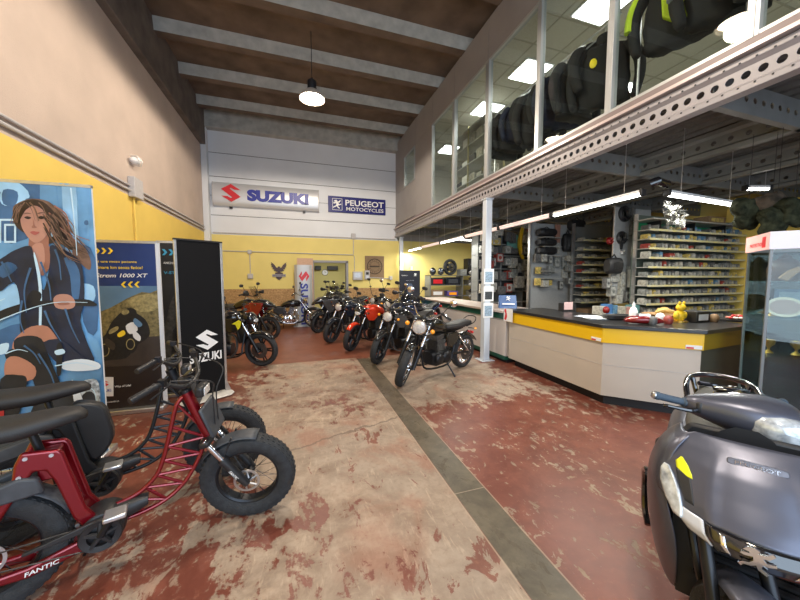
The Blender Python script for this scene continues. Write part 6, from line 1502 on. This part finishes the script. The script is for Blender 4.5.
for i in range(33):
    z=.975-(.975-.735)*i/32; w=rowat(z)[2]; hr_.append([hs(w*(-1+2*t/40),z) for t in range(41)])
hood=MB().grid(hr_).build('front_hood',SGR,st,solid=.008,ang=70)
# band with emblem and side lenses
patch('grille_band',[(.737,-.13,.13),(.70,-.125,.125),(.668,-.10,.10)],SBLK,.004,sub=14)
for s in (-1,1):
    patch('position_lamp',[(.737,s*.135,s*.215),(.70,s*.13,s*.20),(.672,s*.11,s*.17)],LSW,.004,sub=8)
    patch('indicator_lens',[(.84,s*.235,s*.245),(.82,s*.220,s*.255),(.78,s*.200,s*.255),(.735,s*.190,s*.235),(.70,s*.19,s*.21)],LNW,.010,sub=8,solid=.014)
    patch('black_sticker',[(.845,s*.175,s*.215),(.80,s*.165,s*.205),(.76,s*.160,s*.185)],SDK,.006,hood,solid=.001)
    patch('yellow_sticker',[(.885,s*.195,s*.200),(.865,s*.178,s*.215),(.845,s*.168,s*.212),(.832,s*.165,s*.180)],NEY,.007,hood,solid=.001)
    patch('chrome_strip',[(.728,s*.085,s*.097),(.70,s*.080,s*.094),(.675,s*.066,s*.078)],CHR,.009,sub=3,solid=.004)
lion('lion_emblem',CHR,.085,Matrix.Translation((.612,-.012,.707))@frame((0,0,0),(0,1,0),(.14,0,1)),st,.006)
pc=hs(0,.965,.006); pl=MB(frame(hs(0.0,.925,.004),(0,1,0),(-.55,0,1))); pl.se([(0,0,.075,0,.013),(.003,0,.073,0,.011)],axis='z',n=28,e=5); pl.build('name_plate',mat('plate_satin',(.20,.20,.23),.3,metal=.8),st)
text('lettering','PEUGEOT',CHR,.11,.013,frame(hs(0,.925,.008),(0,1,0),(-.55,0,1)),st,.001,.01)
# outer leg shield wings
for s in (-1,1):
    rows=[]
    spec=[(.965,(.34,.165),(.28,.19),(.20,.19)),(.92,(.385,.210),(.32,.235),(.20,.24)),(.85,(.395,.235),(.33,.270),(.19,.275)),(.77,(.43,.245),(.35,.288),(.17,.298)),(.70,(.452,.235),(.36,.290),(.16,.305)),(.62,(.46,.210),(.35,.285),(.14,.308)),(.50,(.44,.19),(.33,.275),(.12,.30)),(.36,(.38,.19),(.28,.26),(.08,.28)),(.24,(.30,.185),(.22,.225),(.04,.24))]
    for z,a,b,c in spec:
        r_=[]
        for t in range(9):
            q=t/8; x=(1-q)**2*a[0]+2*q*(1-q)*(b[0]+.04)+q*q*c[0]; y=(1-q)**2*a[1]+2*q*(1-q)*(b[1]+.02)+q*q*c[1]; r_.append((x,s*y,z))
        rows.append(r_)
    w_=MB().grid(rows).build('leg_shield',SGR,st,solid=.008,ang=80,sub=1)
# inner side of the shield facing the rider, and recess behind the wheel
MB().prism([(-.17,.95),(-.27,.80),(-.29,.60),(-.27,.35),(-.22,.24),(.22,.24),(.27,.35),(.29,.60),(.27,.80),(.17,.95)],.14,.17,'yz').build('inner_shield',SDK,st,bevel=.02)
MB().prism([(-.20,.68),(-.22,.50),(-.19,.26),(.19,.26),(.22,.50),(.20,.68)],.30,.33,'yz').build('wheel_recess',SDK,st)
b=MB()
for k in range(7): b.bx(.335,-.14,.38+.035*k,.345,.14,.395+.035*k)
b.build('radiator_grille',BLKM,st)
for s in (-1,1): MB().tube(spline([(.36,s*.16,.60),(.42,s*.14,.50),(.40,s*.12,.40),(.45,s*.10,.34)],4),.012,8).build('brake_hose',BLK,st)
# wheels
SA=.5; PV=(.12,0)
SM=Matrix.Translation((-.055,.02,.985))@Matrix.Rotation(.78,4,'Z')@Matrix.Rotation(-.08,4,'X')@Matrix.Translation((-.14,0,-1.045))
WA=Matrix.Translation((.60,0,.27)); ST2=Matrix.Translation((.60,0,0))@Matrix.Rotation(.45,4,'Z')@Matrix.Translation((-.60,0,0))
wheel(st,ST2@WA,.27,.11,'cast',-1,BLKM,'front_wheel'); wheel(st,Matrix.Translation((-.76,0,.265)),.265,.12,'cast',-1,BLKM,'rear_wheel')
for s in (-1,1): MB(ST2).tube([(.60,s*.085,.27),(.54,s*.085,.50),(.47,s*.08,.66)],.020,10).build('fork_leg',BLKM,st)
rows=[]
for i in range(15):
    a=R(-5)+R(125)*i/14; rad=.315; w_=.085*(1-.25*abs(i/14-.5)*2)
    rows.append([(.60+math.cos(a)*(rad-k*k*.035),k*w_,.27+math.sin(a)*(rad-k*k*.035)) for k in (-1,-.75,-.4,0,.4,.75,1)])
MB(ST2).grid(rows).build('front_fender',SGR,st,solid=.006,ang=80)
# handlebar cowl (steered)
# base sits at the steering axis x=.14
C=MB(SM); 
C.se([(-.235,.09,.020,1.045,.020),(-.215,.095,.045,1.045,.040),(-.16,.13,.085,1.045,.062),(-.09,.175,.125,1.04,.085),(0,.20,.150,1.04,.095),(.09,.175,.125,1.04,.085),(.16,.13,.085,1.045,.062),(.215,.095,.045,1.045,.040),(.235,.09,.020,1.045,.020)],axis='y',n=28,e=2.3)
cw_=C.build('handlebar_cowl',SGR,st,ang=80)
C=MB(SM); C.se([(-.115,.26,.02,1.03,.02),(-.10,.285,.050,1.03,.045),(-.05,.31,.060,1.025,.062),(0,.32,.062,1.02,.068),(.05,.31,.060,1.025,.062),(.10,.285,.050,1.03,.045),(.115,.26,.02,1.03,.02)],axis='y',n=22,e=2.2); C.build('headlamp_lens',LNW,cw_,ang=80)
C=MB(SM); C.se([(-.11,.13,.04,1.09,.012),(-.08,.14,.08,1.095,.022),(0,.16,.11,1.10,.034),(.08,.14,.08,1.095,.022),(.11,.13,.04,1.09,.012)],axis='y',n=22,e=2.4); C.build('instrument_hood',SBLK,cw_,ang=80)
C=MB(SM); C.se([(-.08,.07,.01,1.120,.008),(-.06,.075,.03,1.123,.010),(.06,.075,.03,1.123,.010),(.08,.07,.01,1.120,.008)],axis='y',n=16); C.build('display',BLKG,cw_)
for s in (-1,1):
    g=MB(SM); a=Vector((.075,s*.22,1.045)); e=Vector((.03,s*.345,1.06)); d=(e-a).normalized()
    g.tube([a,a+d*.015,a+d*.02,e-d*.02,e-d*.018,e],[.023,.023,.0175,.0175,.020,.020],18); gr_=g.build('grip',BGRIP,st)
    MB(SM).tube([e,e+d*.006,e+d*.012],[.018,.018,.011],16).build('bar_end',ALU,gr_)
    MB(SM).tube(spline([a+Vector((.05,0,-.01)),a+d*.05+Vector((.075,0,-.02)),a+d*.12+Vector((.065,0,-.025)),e+Vector((.055,0,-.03))],5),[.010]*8+[.008]*7+[.011],8).build('brake_lever',SBLK,st)
    MB(SM).box(a+Vector((.03,-s*.02,-.0)),(.07,.05,.055)).build('switch_housing',SDK,st,bevel=.012)
# steering column cover, floorboard, tunnel
MB().se([(.18,0,.13,.70,.28),(.10,0,.10,.66,.26),(.04,0,.06,.60,.2)],n=18).build('column_cover',SDK,st)
MB().prism([(.16,-.24),(-.10,-.27),(-.16,-.24),(-.16,.24),(-.10,.27),(.16,.24)],.22,.27,'xy').build('footboard',SDK,st,bevel=.015)
# rear body: sides + seat
BODY=[(.02,0,.10,.50,.20),(-.06,0,.20,.52,.23),(-.20,0,.245,.54,.235),(-.40,0,.255,.58,.215),(-.62,0,.235,.64,.175),(-.82,0,.17,.70,.12),(-.98,0,.08,.75,.06)]
MB().se(BODY,n=30,e=2.9).build('rear_body',SGR,st,ang=80)
MB().se([(.03,0,.07,.77,.03),(-.02,0,.13,.785,.045),(-.15,0,.165,.79,.055),(-.33,0,.17,.785,.055),(-.40,0,.165,.80,.06),(-.60,0,.15,.835,.055),(-.76,0,.10,.85,.045),(-.80,0,.05,.85,.03)],n=26,e=2.8).build('seat',SEATO,st,ang=80)
for s in (-1,1): 
    text('lettering','TWEET',BLK,.17,.032,frame((-.20,s*.2475,.58),(-s*-1*-1,0,0),(0,0,1)) if s>0 else frame((-.20,-.2475,.58),(1,0,0),(0,0,1)),st,.001,.03)
b=MB(); b.tube(spline([(-.55,-.16,.86),(-.70,-.165,.905),(-.88,-.14,.92),(-.97,-.06,.925),(-.985,0,.925),(-.97,.06,.925),(-.88,.14,.92),(-.70,.165,.905),(-.55,.16,.86)],4),.016,10); b.build('grab_rail',SBLK,st)
MB().tube(spline([(-.80,-.10,.90),(-.86,0,.885),(-.80,.10,.90)],4),.014,8).build('grab_rail_bridge',SBLK,st)
for s in (-1,1): MB().tube([(-.80,s*.10,.80),(-.84,s*.13,.92)],.014,8).build('rail_stay',SBLK,st)
MB().se([(-.985,0,.10,.74,.035),(-.95,0,.12,.74,.04)],n=16).build('tail_lamp',REDL,st)
MB().prism([(-.86,.66),(-.80,.62),(-1.05,.40),(-1.09,.42)],-.08,.08,'xz').build('rear_fender',SDK,st,bevel=.01)
MB().tube([(-.20,-.20,.30),(-.50,-.24,.30),(-.95,-.25,.36)],[.03,.055,.06],16).build('exhaust_silencer',BLKM,st); MB().se([(-.20,0,.12,.30,.10),(-.45,.06,.14,.30,.11),(-.80,.10,.10,.28,.09)],n=18).build('engine_case',BLKM,st)
MB().tube([(-.10,.14,.25),(-.14,.20,.12),(-.15,.26,.012)],.012,8).build('side_stand',BLKM,st)
for s in (-1,1): 
    b=MB(); b.tube(spline([(.10,s*.31,.62),(.02,s*.325,.60),(-.04,s*.325,.50),(-.02,s*.32,.38),(.05,s*.30,.32)],4),.014,8); b.build('side_guard',SBLK,st)
# ================= CAMERA, DAYLIGHT, COLOUR =================
sc=bpy.context.scene
cd=bpy.data.cameras.new('camera'); co=bpy.data.objects.new('camera',cd); COL.objects.link(co)
cd.sensor_width=36; cd.lens=36*FPX/800; cd.clip_start=.02
Mx=Matrix((RT,UP,-FW)).transposed().to_4x4(); Mx.translation=(0,0,CH); co.matrix_world=Mx
sc.camera=co
w=bpy.data.worlds.new('world'); w.use_nodes=True; sc.world=w
w.node_tree.nodes['Background'].inputs[0].default_value=(.75,.85,1,1); w.node_tree.nodes['Background'].inputs[1].default_value=.3
ld=bpy.data.lights.new('daylight_from_gate','AREA'); ld.shape='RECTANGLE'; ld.size=5.6; ld.size_y=4.2; ld.energy=360; ld.color=(.66,.82,1)
lo=bpy.data.objects.new('daylight_from_gate',ld); COL.objects.link(lo); lo.location=(.6,-3.2,2.3); lo.rotation_euler=(R(80),0,0)
sc.view_settings.view_transform='Standard'; sc.view_settings.look='None'; sc.view_settings.exposure=0.0; sc.view_settings.gamma=1; sc.view_settings.use_curve_mapping=False
